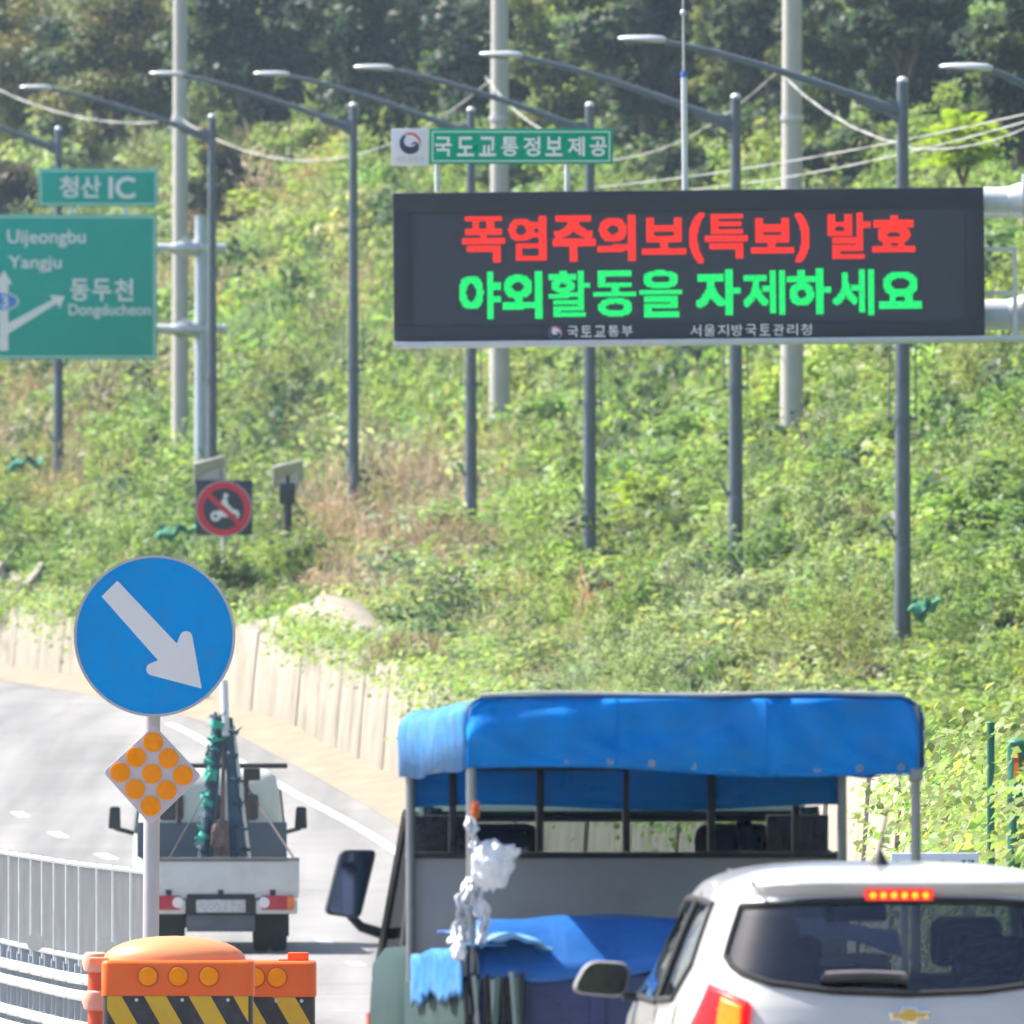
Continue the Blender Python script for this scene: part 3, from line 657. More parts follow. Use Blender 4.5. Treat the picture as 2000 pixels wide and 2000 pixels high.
# ------------------------------------------------------------------ street lamps
lamp_rows = [ # px, D, top py, head px (tip), head py, label
 (1763,309,158,1205,68,'street lamp behind the right end of the message sign'),
 (1437,346,190,935,99,'street lamp behind the message sign, second from its right end'),
 (1152,375,206,690,125,'street lamp rising behind the right end of the header sign'),
 (920,411,215,494,138,'street lamp rising behind the left end of the header sign'),
 (690,431,206,291,138,'street lamp standing clear in the gap between the green and black signs'),
 (414,460,228,38,165,'street lamp right against the pale mast of the direction sign'),
 (114,492,252,-240,190,'street lamp behind the green direction sign, lower post showing under it'),
 (2150,281,190,1832,122,'street lamp at the right edge with only its pale head showing')]
def lamp(px, D, pyt, hx, hy, label):
    s = D/FPX; tp = P(px, pyt, D); zb = float(TZ(tp.x, D)[0]); H = tp.z-zb
    t_ = thing('street_lamp', label, 'street lamp', (tp.x, D, zb), group='street lamps along the slope')
    MB().tube([(0,0,-.4),(0,0,H*.45),(0,0,H)], [.112,.095,.072], 16).build('post', m_lampgrey, t_)
    MB().sphere((0,0,H), .075, sc=(1,1,.8)).build('cap', m_galv_w, t_)
    ex_ = (hx-px)*s; ez = (pyt-hy)*s + H; hl = 95*s*309/D*1.0
    hl = .62; fwd = -.25
    a0 = Vector((-.02, 0, H-.40)); a1 = Vector((ex_+hl, fwd, ez-.10))
    pts = [a0]; 
    for k in range(1, 11):
        u = k/10; p = a0.lerp(a1, u); p.z = a0.z + (a1.z-a0.z)*(1-(1-u)**1.22); pts.append(p)
    MB().tube(pts, [.062]+[.055-.018*k/10 for k in range(10)], 12).build('arm', m_lampgrey, t_)
    br = [(-.06,H-.55),(-.02,H-.85),(-.02,H-.25),(-.30,H-.25),(-.62,H-.20),(-.60,H-.30),(-.25,H-.42)]
    MB().plate(br, -.035, .035).build('arm_bracket', m_lampgrey, t_, bevel=.01)
    # luminaire: flattened tapered shell
    d_ = Vector((-1,0,.04)).normalized(); up = Vector((.04,0,1)).normalized(); sd_ = Vector((0,1,0)); rr = []
    o0 = Vector((ex_+hl+.02, fwd, ez-.08))
    for u, wd, ht in ((0,.03,.03),(.03,.05,.045),(.12,.085,.06),(.35,.13,.065),(.7,.14,.055),(.92,.11,.04),(1,.05,.02)):
        c_ = o0 + d_*hl*1.02*u
        rr.append([tuple(c_ + sd_*wd*math.cos(2*math.pi*k/16) + up*(ht*math.sin(2*math.pi*k/16)*(1.0 if math.sin(2*math.pi*k/16) > 0 else .55))) for k in range(16)])
    MB().rings(rr).build('luminaire', mat('luminaire_silver', (.58,.59,.60), .38, .5, var=.06), t_, smooth=60)
    gl = [(o0+d_*hl*u+up*-.045) for u in (.3,.9)]
    MB().obox((gl[0]+gl[1])/2, (hl*.55,.17,.02), Matrix.Identity(3)).build('lens', mat('lamp_lens', (.12,.13,.15), .3, var=.1), t_, bevel=.006)
    zc = (1000-(pyt+ (650 if D < 400 else 520)))*s
    # fittings on the post: clamp band with cable tails, small stub bracket, hatch
    zf = H*.40; MB().tube([(0,0,zf),(0,0,zf+.07)], .125, 16).build('band', m_lampgrey, t_)
    MB().box(-.20,.20,-.02,.02,zf+.02,zf+.05).build('cross_bar', m_lampgrey, t_)
    for sx in (-.17,.17): MB().tube([(sx,0,zf),(sx,0,zf+1.15)], .011, 6).build('banner_rod', m_lampgrey, t_)
    MB().tube([(-.09,0,zf-1.55),(-.24,0,zf-1.28)], .02, 6).build('stub', m_lampgrey, t_)
    MB().box(-.05,.05,-.13,-.09,H*.06+.5,H*.06+.85).build('hatch', m_lampgrey, t_, bevel=.008)
    return t_
for r_ in lamp_rows: lamp(*r_)

# ------------------------------------------------------------------ concrete utility poles
def upole(px, D, wpx, label, top=-260):
    s = D/FPX; p = P(px, 0, D); zb = float(TZ(p.x, D)[0]); zt = (1000-top)*s
    t_ = thing('utility_pole', label, 'utility pole', (p.x, D, zb), group='concrete utility poles')
    MB().tube([(0,0,-.5),(0,0,zt-zb)], [wpx*s/2*1.08, wpx*s/2*.80], 22).build('shaft', m_conc, t_)
    for k in range(9):
        z_ = 2.5 + k*.9; MB().tube([((-1)**k*wpx*s*.4,0,z_),((-1)**k*wpx*s*.78,0,z_)], .012, 6).build('step_peg', m_galv, t_)
    z_ = (1000-235)*s-zb; MB().tube([(0,0,z_),(0,0,z_+.09)], wpx*s*.53, 18).build('strap', m_galv, t_)
    return t_
upole(352, 530, 32, 'concrete utility pole rising between the green sign and its mast')
upole(976, 497, 39, 'concrete utility pole passing behind the header sign emblem side')
upole(1547, 400, 44, 'thick concrete utility pole behind the right half of the message sign')

# ------------------------------------------------------------------ cables
m_cable = mat('pale_cable', (.40,.40,.39), .5, .2, var=.1)
def sagging(label, a, c, sag, r=.02, strands=2, name='overhead_cable'):
    A, B = P(*a), P(*c); t_ = thing(name, label, 'cable', A, group='overhead cables')
    for k in range(strands):
        pts = []
        for i in range(31):
            u = i/30; p = A.lerp(B, u)-A; p.z -= sag*4*u*(1-u); ph = i*1.1+k*math.pi
            pts.append(p + Vector((0, .02*math.cos(ph), r*1.1*math.sin(ph)*(strands > 1))))
        MB().tube(pts, r, 6).build('strand', m_cable, t_)
    return t_
sagging('pale cable sagging from the upper left corner to the leftmost utility pole', (-260,-10,545), (345,235,530), .95, .011)
sagging('pale cable sagging from the leftmost utility pole past two street lamps', (352,232,530), (965,150,497), 1.3, .010)
sagging('short pale cable dropping from the middle utility pole behind the header sign', (948,150,497), (1062,255,440), .12, .010)
sagging('pale cable rising from the header sign to the thick utility pole', (1195,312,440), (1520,138,402), .32, .007)
sagging('thick pale cable dropping from the thick utility pole to the lamp beside it', (1518,136,400), (1778,285,330), .22, .012, 3)
sagging('thin pale cable running from the lamp at the sign end out to the right', (1750,285,330), (2080,210,300), .22, .007)
sagging('long taut cable crossing behind the message sign top, upper one', (1160,366,420), (2080,205,290), .12, .0065)
sagging('long taut cable crossing behind the message sign top, lower one', (1350,370,410), (2080,215,285), .14, .007)

# ------------------------------------------------------------------ no-motorcycle sign and solar boxes
m_panelback = mat('solar_panel_back', (.47,.46,.44), .5, .2, var=.1); m_solar = mat('solar_cells', (.02,.025,.05), .2, var=.1)
D = 384; s = D/FPX; p = P(437, 992, D); zb = float(TZ(p.x, D)[0])
nm = thing('no_motorcycle_sign', 'dark square sign with red ring and slash over a white motorcycle', 'traffic sign', (p.x, D, zb))
def nq(px, py): return ((px-437)*s, (992-py)*s+p.z-zb)
MB().box(nq(382,0)[0], nq(493,0)[0], 0, .08, nq(0,1045)[1], nq(0,938)[1]).build('panel', mat('sign_dark', (.022,.025,.04), .5, var=.1), nm, bevel=.01)
cc = nq(437, 994); rd = mat('prohibit_red', (.62,.02,.045), .5, var=.05)
MB().ring(*cc, 40*s, 53*s, -.012, .002, 48).build('red_ring', rd, nm)
MB().ring(*cc, 53*s, 55*s, -.008, .002, 48).build('ring_edge', m_greytext, nm)
an = R(-42); dx, dz = math.cos(an), math.sin(an); L_ = 42*s; h = 5*s
MB().plate([(cc[0]-dx*L_-dz*h, cc[1]-dz*L_+dx*h), (cc[0]+dx*L_-dz*h, cc[1]+dz*L_+dx*h), (cc[0]+dx*L_+dz*h, cc[1]+dz*L_-dx*h), (cc[0]-dx*L_+dz*h, cc[1]-dz*L_-dx*h)], -.014, -.003).build('red_slash', rd, nm)
mk = MB()
mk.ring(*nq(421,1008), 4*s, 10*s, -.009, -.001, 20); mk.ring(*nq(458,1005), 4*s, 10*s, -.009, -.001, 20)
mk.plate([nq(418,1003), nq(428,996), nq(440,1000), nq(447,992), nq(464,1000), nq(468,1006), nq(452,1003), nq(445,1010), nq(430,1010)], -.010, -.0015)
mk.plate([nq(436,1000), nq(430,984), nq(437,972), nq(443,974), nq(446,984), nq(456,995), nq(448,998)], -.011, -.002); mk.disc(*nq(441,968), 5*s, -.0095, -.001, 14)
mk.build('motorcycle_symbol', m_white, nm)
MB().tube([(0,.12,-.3),(0,.12,nq(0,890)[1])], .045, 10).build('post', m_galv, nm)
def solar(parent, x, z, D_s, w_, h_):
    MB().obox((x, .05, z), (w_, .035, h_), Matrix.Rotation(R(48), 3, 'X') @ Matrix.Rotation(R(18), 3, 'Z')).build('solar_panel', m_panelback, parent, bevel=.006)
    MB().box(x-w_*.3, x+w_*.35, .06, .24, z-h_*.55, z+h_*.12).build('battery_box', m_panelback, parent, bevel=.01)
solar(nm, nq(408,0)[0], nq(0,918)[1], D, .52, .5)
D = 392; s = D/FPX; p = P(562, 925, D); zb = float(TZ(p.x, D)[0])
sb = thing('solar_beacon', 'small solar panel on a dark post among the bushes', 'solar panel', (p.x, D, zb))
solar(sb, 0, p.z-zb, D, .52, .5)
MB().tube([(0,.12,-.3),(0,.12,p.z-zb)], .07, 10).build('post', m_pblack, sb)
MB().box(-.14,.12,.0,.2,p.z-zb-.5,p.z-zb-.16).build('control_box', m_pblack, sb, bevel=.02)

# ------------------------------------------------------------------ near right bank: green posts, small board, netting
m_gpost = mat('green_post_paint', (.015,.13,.085), .6, var=.2, vscale=8, dirt=(.10,.15,.10), dirt_amt=.5, dirt_scale=6)
def gpost(label, px, D, r, py_top):
    s = D/FPX; p = P(px, py_top, D); zb = float(RZ(D)); t_ = thing('green_fence_post', label, 'fence post', (p.x, D, zb), group='green posts at the roadside')
    MB().tube([(0,0,-.2),(0,0,p.z-zb)], r, 14).build('shaft', m_gpost, t_); MB().sphere((0,0,p.z-zb), r*1.08, sc=(1,1,.4)).build('cap', mat('green_post_cap', (.03,.18,.11), .5), t_)
    for z_ in (.3,.9,1.5): MB().tube([(0,0,z_),(0,0,z_+.04)], r*1.12, 14).build('collar', m_gpost, t_)
    return t_
gpost('thin green post among the leaves just beyond the truck canopy', 1935, 125, .020, 1412)
gp1 = gpost('stout green post with a red and orange ribbon near the picture edge', 1986, 124, .05, 1450)
D = 123.7; s = D/FPX; p = P(1985, 1478, D)
rb = thing('warning_ribbon', 'red and orange ribbon tied to the stout green post', 'ribbon', p)
MB().plate([(-.016,.05),(.016,.05),(.010,-.01),(.014,-.03),(-.014,-.03),(-.010,-.01)], -.05, -.035).build('red_tail', mat('ribbon_red', (.6,.03,.04), .6), rb)
MB().plate([(-.011,-.03),(.011,-.03),(.020,-.12),(-.018,-.13)], -.052, -.038).build('orange_tail', mat('ribbon_orange', (.75,.25,.03), .6), rb)
D = 112; s = D/FPX; p = P(1826, 1690, D)
wb = thing('roadside_board', 'small pale blue-white board with dark print beside the canopy truck', 'sign', (p.x, D, float(RZ(D))))
z_ = p.z-float(RZ(D)); MB().box(-86*s, 86*s, 0, .03, z_-30*s, z_+24*s).build('panel', mat('board_bluewhite', (.55,.63,.78), .5, var=.05), wb, bevel=.006)
MB().disc(15*s, z_+4*s, 7*s, -.004, .001, 16).build('brown_dot', mat('board_tan', (.5,.36,.27), .6), wb)
pr = MB()
for a_, b_, c_, d_ in ((52,60,2,10),(55,57,-5,2),(66,68,-5,11),(70,77,5,10),(71,73,-4,5),(-78,-70,3,9),(-75,-73,-4,3)): pr.box(a_*s, b_*s, -.003, .001, z_+c_*s, z_+d_*s)
pr.build('print', mat('board_print', (.05,.06,.12), .6), wb)
for x in (-60*s, 60*s): MB().tube([(x,.045,-.1),(x,.045,z_+18*s)], .02, 8).build('leg', m_galv, wb)
# ------------------------------------------------------------------ vehicles
def glass_mat(name, tint, refl=.05, graze=.7):
    m = bpy.data.materials.new(name); m.use_nodes = True; n = m.node_tree.nodes; L = m.node_tree.links
    for x in list(n):
        if x.type != 'OUTPUT_MATERIAL': n.remove(x)
    tr = n.new('ShaderNodeBsdfTransparent'); tr.inputs[0].default_value = (*tint, 1)
    gl = n.new('ShaderNodeBsdfGlossy'); gl.inputs['Roughness'].default_value = .03; gl.inputs[0].default_value = (.9,.93,1,1)
    lw = n.new('ShaderNodeLayerWeight'); lw.inputs[0].default_value = .5
    pw = n.new('ShaderNodeMath'); pw.operation = 'POWER'; pw.inputs[1].default_value = 4; L.new(lw.outputs['Facing'], pw.inputs[0])
    ad = n.new('ShaderNodeMath'); ad.operation = 'MULTIPLY_ADD'; ad.inputs[1].default_value = graze; ad.inputs[2].default_value = refl; L.new(pw.outputs[0], ad.inputs[0])
    mx = n.new('ShaderNodeMixShader'); L.new(ad.outputs[0], mx.inputs[0]); L.new(tr.outputs[0], mx.inputs[1]); L.new(gl.outputs[0], mx.inputs[2])
    L.new(mx.outputs[0], n['Material Output'].inputs[0])
    return m
g_clear = glass_mat('window_glass', (.50,.55,.55)); g_tint = glass_mat('tinted_window_glass', (.17,.19,.23), .09); g_side = glass_mat('shaded_window_glass', (.05,.06,.075), .05, .12)
m_mirror = mat('mirror_glass', (.09,.12,.22), .05, 1.0, var=0)
m_tyre = mat('tyre_rubber', (.022,.022,.024), .85, var=.2, vscale=12); m_rimw = mat('wheel_rim', (.45,.45,.46), .45, .6)
m_seat = mat('seat_cloth', (.035,.033,.035), .9, var=.2); m_under = mat('chassis_black', (.022,.023,.026), .7, var=.25)
def wheel(parent, x, y, r, wd, z0=0):
    t_ = MB(); pr = [(r*.62,-wd/2),(r*.93,-wd/2),(r,-wd/2+.03),(r,wd/2-.03),(r*.93,wd/2),(r*.62,wd/2)]; n_ = 32
    t_.rings([[(x+b_, y+a*math.cos(2*math.pi*k/n_), z0+r+a*math.sin(2*math.pi*k/n_)) for k in range(n_)] for a, b_ in pr], cap0=False, cap1=False)
    o = t_.build('wheel', m_tyre, parent, smooth=50)
    MB().rings([[(x+b_, y+a*r*math.cos(2*math.pi*k/n_), z0+r+a*r*math.sin(2*math.pi*k/n_)) for k in range(n_)] for a, b_ in ((.64,-wd/2+.01),(.55,-wd*.25),(.25,-wd*.3),(.2,wd*.3),(.55,wd*.25),(.64,wd/2-.01))]).build('rim', m_rimw, o)
    return o
def sheet(mb, f, nu, nv):
    vs = [f(i/(nu-1), j/(nv-1)) for i in range(nu) for j in range(nv)]
    return mb.add(vs, [(i*nv+j, (i+1)*nv+j, (i+1)*nv+j+1, i*nv+j+1) for i in range(nu-1) for j in range(nv-1)])

# ---- canopy truck --------------------------------------------------
D = 89; s = D/FPX; TX = (1355-1000)*s; TG = float(RZ(D+1.5))
tr = thing('canopy_truck', 'light pickup truck with a bright blue tarpaulin canopy over its bed', 'truck', (TX, D, TG), (R(-1.5), 0, R(5.0)))
def rz(py): return (1000-py)*s - TG
def rx(px): return (px-1355)*s
def fz(py): return -(py-1000)*.0019615 - TG + .073
def fx(px): return (px-1000)*.0019615 - TX + .244
m_tarp = mat('blue_tarpaulin', (.0,.19,.60), .6, spec=.15, var=.16, vscale=5, bump=.9, bscale=6, dirt=(.03,.16,.40), dirt_amt=.5, dirt_scale=4)
m_tarp_lt = mat('sunlit_patch_blue', (.10,.28,.50), .55, var=.28, vscale=9, bump=.8, bscale=9, dirt=(.22,.34,.46), dirt_amt=.6, dirt_scale=8)  # paler blue, sunlight on the load tarpaulin put into the colour
m_tarp_side = mat('sunlit_blue_tarpaulin', (.03,.17,.42), .6, spec=.2, var=.30, vscale=7, bump=.9, bscale=8, dirt=(.16,.30,.46), dirt_amt=.6, dirt_scale=6)  # less saturated copy of the blue tarpaulin with sunlit paleness put into its colour
m_navybox = mat('dark_blue_paint', (.035,.045,.12), .5, var=.12)
m_cabp = mat('cab_sage_paint', (.028,.055,.058), .75, 0, var=.1, coat=0, spec=.15, dirt=(.06,.075,.075), dirt_amt=.5)
m_hb = mat('headboard_grey', (.43,.415,.42), .55, .2, var=.08, vscale=3, dirt=(.25,.22,.2), dirt_amt=.4, dirt_scale=3)
m_bar = mat('guard_bar_dark', (.03,.032,.038), .5, .2)
zt, zb, CW, CL = rz(1361), rz(1500), .855, 2.78
def usec(y, ins=0.0, drop=0.0):
    r_ = .085; pts = [(-CW+ins, y, zb-drop)]
    for k in range(7): a = math.pi - math.pi/2*k/6; pts.append((-CW+r_+ins+r_*math.cos(a), y, zt-r_+r_*math.sin(a)))
    for k in range(1, 12): pts.append((-CW+r_+(2*CW-2*r_)*k/12, y, zt+.012*math.sin(math.pi*k/12)))
    for k in range(7): a = math.pi/2 - math.pi/2*k/6; pts.append((CW-r_-ins+r_*math.cos(a), y, zt-r_+r_*math.sin(a)))
    pts.append((CW-ins, y, zb-drop)); return pts
rr = []
for i in range(15):
    u = i/14; rr.append([(x+.012*math.sin(u*9+z_*7), y_+0, z_-.016*abs(math.sin(u*math.pi*3))*(1 if z_ > zt-.03 else 0)) for x, y_, z_ in usec(.0+CL*u, 0, .03*math.sin(u*11)*.3)])
MB().rings(rr, closed=False).build('canopy_shell', m_tarp_side, tr, solid=.006, smooth=60)
def val(u, v):                                                # rear valance with slack folds
    x = -CW+.012+(2*CW-.024)*u; e_ = min(u, 1-u)*(2*CW); top = zt-.008-(.085-math.sqrt(max(0, .085**2-max(0, .085-e_)**2)))
    bot = zb - .03*u + .012*math.sin(u*7) ; z_ = bot+(top-bot)*v
    return (x, -.012-.018*math.sin(v*math.pi)+.008*math.sin(u*31+v*5+2*math.sin(u*9))+.014*math.sin(u*13-v*6+math.sin(u*5+v*3))+.008*math.sin(u*57+v*14+3*math.sin(v*4))*(1-.6*v), z_)
sheet(MB(), val, 110, 14).build('rear_valance', m_tarp, tr, solid=.006, smooth=70)
def fro(u, v): return (-CW+.02+(2*CW-.04)*u, CL-.02+.01*math.sin(u*20), fz(1578)+(zt-.02-fz(1578))*v + .012*math.sin(u*8)*(1-v))
sheet(MB(), fro, 40, 6).build('front_valance', m_tarp, tr, solid=.006)
MB().tube([(-CW+.06,.0,zt+.006)]+[(-CW+.06+(2*CW-.12)*k/10,.0,zt+.012+.004*math.sin(k)) for k in range(1,11)], .0065, 8).build('sunlit_edge', mat('sunlit_edge_pale', (.45,.47,.50), .6), tr)  # added pale line along the roof edge, sunlight put into its colour
for u_ in (.33,.66): MB().tube([Vector(val(u_, v/12))+Vector((0,-.004,0)) for v in range(13)], .004, 5).build('tarp_seam', m_tarp, tr)
for k in range(11): c_e = val(.04+.092*k, .05); MB().ring(c_e[0], c_e[2]+.012, .007, .012, c_e[1]-.006, c_e[1]-.002, 12).build('eyelet', mat('brass', (.4,.33,.2), .4, .8), tr)
m_pipe = mat('canopy_pipe', (.26,.27,.29), .4, .7)
for x in (-CW+.03, CW-.02):
    for y_, zz in ((.012, .85), (CL-.05, .85)): MB().tube([(x,y_,zz),(x,y_,zt-.03)], .018, 10).build('canopy_post', m_pipe, tr)
    MB().tube([(x,.012,zb+.02),(x,CL-.05,zb+.02)], .014, 8).build('side_rail', m_pipe, tr)
for y_ in (.05, .95, 1.85): MB().tube([(-CW+.03,y_,zt-.035),(CW-.03,y_,zt-.035)], .014, 8).build('roof_bow', m_pipe, tr)
MB().box(CW-.045,CW+.005,-.03,.03,zb-.05,zb+.0).build('post_clamp', m_pipe, tr, bevel=.006)
# bed
MB().box(-.82,.82,.0,2.82,.72,.80).build('bed_floor', m_under, tr)
MB().box(-.84,.84,-.04,.0,.70,rz(1902)).build('tailgate', m_navybox, tr, bevel=.012)
for k in range(5): MB().box(-.72+k*.33,-.66+k*.33,-.055,-.041,.74,rz(1925)).build('tailgate_rib', m_navybox, tr, bevel=.006)
for sx in (-1, 1): MB().box(min(sx*.845,sx*.815),max(sx*.845,sx*.815),.004,2.8,.70,rz(1905)).build('side_gate', m_cabp, tr, bevel=.01)
MB().box(-.83,.83,2.76,2.80,.75,fz(1672)).build('headboard', m_hb, tr, bevel=.008)
MB().box(-.84,.84,2.745,2.815,fz(1676),fz(1664)).build('guard_rail', m_bar, tr, bevel=.005)
for x in (-.66,-.325,.008,.335,.66): MB().box(x-.014,x+.014,2.75,2.79,fz(1664)+.002,fz(1500)).build('guard_bar', m_bar, tr, bevel=.004)
MB().box(-.84,.84,2.746,2.80,fz(1506),fz(1496)).build('guard_top', m_bar, tr)
# cab
cab = MB(); 
def cabring(z_, w_, y0, y1, n_=28, e=7):
    yc, a = (y0+y1)/2, (y1-y0)/2; out = []
    for k in range(n_):
        t_ = 2*math.pi*(k+.5)/n_; c, q_ = math.cos(t_), math.sin(t_)
        out.append((w_*math.copysign(abs(c)**(2/e), c), yc+a*math.copysign(abs(q_)**(2/e), q_), z_))
    return out
cab.rings([cabring(.42,.78,2.92,4.55), cabring(.7,.845,2.9,4.68), cabring(1.05,.86,2.9,4.66), cabring(1.24,.85,2.9,4.62), cabring(1.30,.81,2.92,4.5)], cap1=False)
cab.build('cab_body', m_cabp, tr, smooth=45)
MB().rings([cabring(1.80,.745,2.95,4.02), cabring(1.815,.755,2.93,4.06), cabring(1.85,.73,2.97,3.98), cabring(1.86,.6,3.1,3.8)]).build('cab_roof', m_cabp, tr, smooth=50)
MB().rings([cabring(1.787,.70,3.0,3.95), cabring(1.797,.70,3.0,3.95)]).build('headliner', m_seat, tr)
for sx in (-1, 1):
    MB().tube([(sx*.79,2.96,1.2),(sx*.725,2.97,1.83)], .045, 8).build('rear_pillar', m_cabp, tr)
    MB().tube([(sx*.79,4.52,1.2),(sx*.72,3.98,1.82)], .035, 8).build('front_pillar', m_pblack, tr)
    MB().tube([(sx*.795,3.35,1.2),(sx*.735,3.35,1.82)], .03, 8).build('door_pillar', m_pblack, tr)
    MB().add([(sx*.805,3.0,1.22),(sx*.805,4.46,1.22),(sx*.742,3.98,1.797),(sx*.742,3.0,1.797)], [(0,1,2,3)]).build('side_window', g_side, tr)
MB().add([(-.74,2.93,1.24),(.74,2.93,1.24),(.70,2.95,1.797),(-.70,2.95,1.797)], [(0,1,2,3)]).build('rear_window', g_clear, tr)
MB().add([(-.77,4.55,1.22),(.77,4.55,1.22),(.70,4.0,1.797),(-.70,4.0,1.797)], [(0,1,2,3)]).build('windscreen', g_clear, tr)
for sx in (-1, 1): MB().box(min(sx*.80,sx*.56),max(sx*.80,sx*.56),2.90,2.925,1.2,1.80).build('rear_quarter', m_pblack, tr, bevel=.006)
MB().box(-.72,.72,4.1,4.5,1.0,1.2).build('dashboard', m_pblack, tr, bevel=.04)
for x, w_ in ((-.44,.24), (.46,.26), (.10,.16)):
    t_ = MB().box(x-w_,x+w_,3.12,3.26,.8,1.50 if w_ > .2 else 1.36).build('seat_back', m_seat, tr, bevel=.06, seg=3)
    if w_ > .2: MB().box(x-.15,x+.15,3.12,3.22,1.53,1.77).build('head_rest', m_seat, t_, bevel=.05, seg=3)
MB().ring(-.42,1.32,.17,.20,3.93,3.96,28).build('steering_wheel', m_pblack, tr)
MB().tube([(.62,3.1,1.2),(.48,3.0,1.78)], .03, 8).build('seat_belt', m_seat, tr)
for sx in (-1, 1):                                            # door mirrors on arms
    mc = Vector((sx*.935, 4.35, 1.55)); hw, hh = .092, .135
    q4 = rounded([(mc.x-hw*.8+(-sx)*-.0, mc.z-hh*.85), (mc.x+hw*.75, mc.z-hh), (mc.x+hw, mc.z+hh), (mc.x-hw*.55, mc.z+hh)], .03)
    if sx > 0: q4 = rounded([(mc.x+hw*.8, mc.z-hh*.85), (mc.x-hw*.75, mc.z-hh), (mc.x-hw, mc.z+hh), (mc.x+hw*.55, mc.z+hh)], .03)
    q4 = [(x-sx*.16*(z_-mc.z), z_) for x, z_ in q4]
    mo = MB().plate(q4, mc.y-.02, mc.y+.07).build('door_mirror', m_pblack, tr, bevel=.012)
    cxm = sum(p[0] for p in q4)/len(q4); czm = sum(p[1] for p in q4)/len(q4)
    MB().plate([(cxm+(x-cxm)*.9, czm+(z_-czm)*.93) for x, z_ in q4], mc.y-.026, mc.y-.021).build('mirror_face', m_mirror, mo)
    MB().tube([(sx*.80,4.42,1.36),(sx*.88,4.4,1.385),(sx*.925,4.38,1.43)], [.022,.02,.018], 8).build('mirror_arm', m_pblack, tr)
MB().box(-.86,-.845,4.3,4.42,1.0,1.05).build('side_marker', mat('marker_red', (.5,.05,.03), .4), tr)
for sx in (-1, 1):
    wheel(tr, sx*.62, .75, .27, .22); wheel(tr, sx*.70, 4.0, .28, .19)
MB().box(-.4,.4,.1,4.2,.4,.7).build('chassis', m_under, tr)
MB().box(-.82,.82,-.08,-.02,.42,.6).build('rear_bumper', m_under, tr, bevel=.01)
for sx in (-1, 1): MB().box(sx*.66-.13,sx*.66+.13,-.1,-.05,.56,.66).build('tail_lamp', mat('lamp_red', (.45,.02,.02), .3), tr, bevel=.01)

# load: tarpaulin over boxes
def tf(u, v):
    x = -.80+1.58*u; yy = -.06+1.9*v
    z_ = rz(1822)+.02 + .035*math.sin(u*3.1) + .014*math.sin(u*9+v*5) + .012*math.sin(v*7+1) + .006*math.sin(u*31+v*9) - .28*max(0, .12-v)/.12*(.55+.3*math.sin(u*5+.6)) - .06*max(0, u-.6)
    return (x, yy, z_)
lt = sheet(MB(), tf, 44, 30).build('cargo_tarpaulin', mat('royal_tarpaulin', (.02,.13,.42), .4, var=.15, vscale=6, bump=.4, bscale=10), solid=.006, smooth=60)
lt.location = (TX, D, TG); lt.rotation_euler = (R(-1.5), 0, R(5.0)); tag(lt, 'rumpled royal blue tarpaulin covering the load in the canopy truck bed', 'tarpaulin')
lb = MB().box(-.46,.74,.06,1.75,.82,rz(1862)).build('cargo_box', m_navybox, bevel=.02)
lb.location = (TX, D, TG); lb.rotation_euler = (R(-1.5), 0, R(5.0)); tag(lb, 'dark blue cargo box under the tarpaulin on the truck bed', 'box')
def tf2(u, v):                                                # pale sheet hanging over the left gate
    ang = v*2.4; x = -.845-.02+.16*(1-min(1, ang)) if ang < 1 else -.87-.012*math.sin(u*30)
    z_ = rz(1872)+.05-.02*u if ang < 1 else rz(1872)+.05-.02*u-(ang-1)*.13*(1+.05*math.sin(u*61)+.05*math.sin(u*143)+.06*math.sin(u*7))
    return (x+.01*math.sin(u*17), -.10+2.3*u, z_+.008*math.sin(u*13))
lt2 = sheet(MB(), tf2, 60, 14).build('side_tarpaulin', m_tarp_side, solid=.006, smooth=60)
lt2.location = (TX, D, TG); lt2.rotation_euler = (R(-1.5), 0, R(5.0)); tag(lt2, 'pale sunlit blue sheet draped over the near side gate of the truck', 'tarpaulin')
lt3 = sheet(MB(), lambda u, v: (-.80+.27*u+.01*math.sin(v*9), -.09+.26*v, rz(1852)+.055*math.sin(math.pi*min(1,u*1.15))**.6*math.sin(math.pi*(.12+.8*v))**.5+.006*math.sin(u*17+v*6)), 30, 14).build('sunlit_tarpaulin_patch', m_tarp_lt, solid=.006, smooth=60)  # separate pale sheet added for the sunlit left part of the load tarpaulin
lt3.location = (TX, D, TG); lt3.rotation_euler = (R(-1.5), 0, R(5.0)); tag(lt3, 'crumpled light blue sheet standing in for the sunlit left part of the load tarpaulin', 'tarpaulin')
rp = thing('rope_bundle', 'black and grey ropes hanging down the rear corner of the truck bed', 'rope', (TX, D, TG), (R(-1.5), 0, R(5.0)))
for k in range(13):
    x = -.86+.018*k+random.uniform(-.006,.006); z0 = rz(1905+random.uniform(-8,20)); ln = random.uniform(.25,.5)
    MB().tube([(x,-.075,z0),(x+random.uniform(-.015,.015),-.085,z0-ln*.5),(x+random.uniform(-.03,.03),-.08,z0-ln)], random.uniform(.007,.013), 7).build('rope', [m_pblack, m_rubber, mat('rope_grey', (.35,.38,.37), .8), mat('rope_green', (.10,.16,.13), .8)][k % 4], rp)
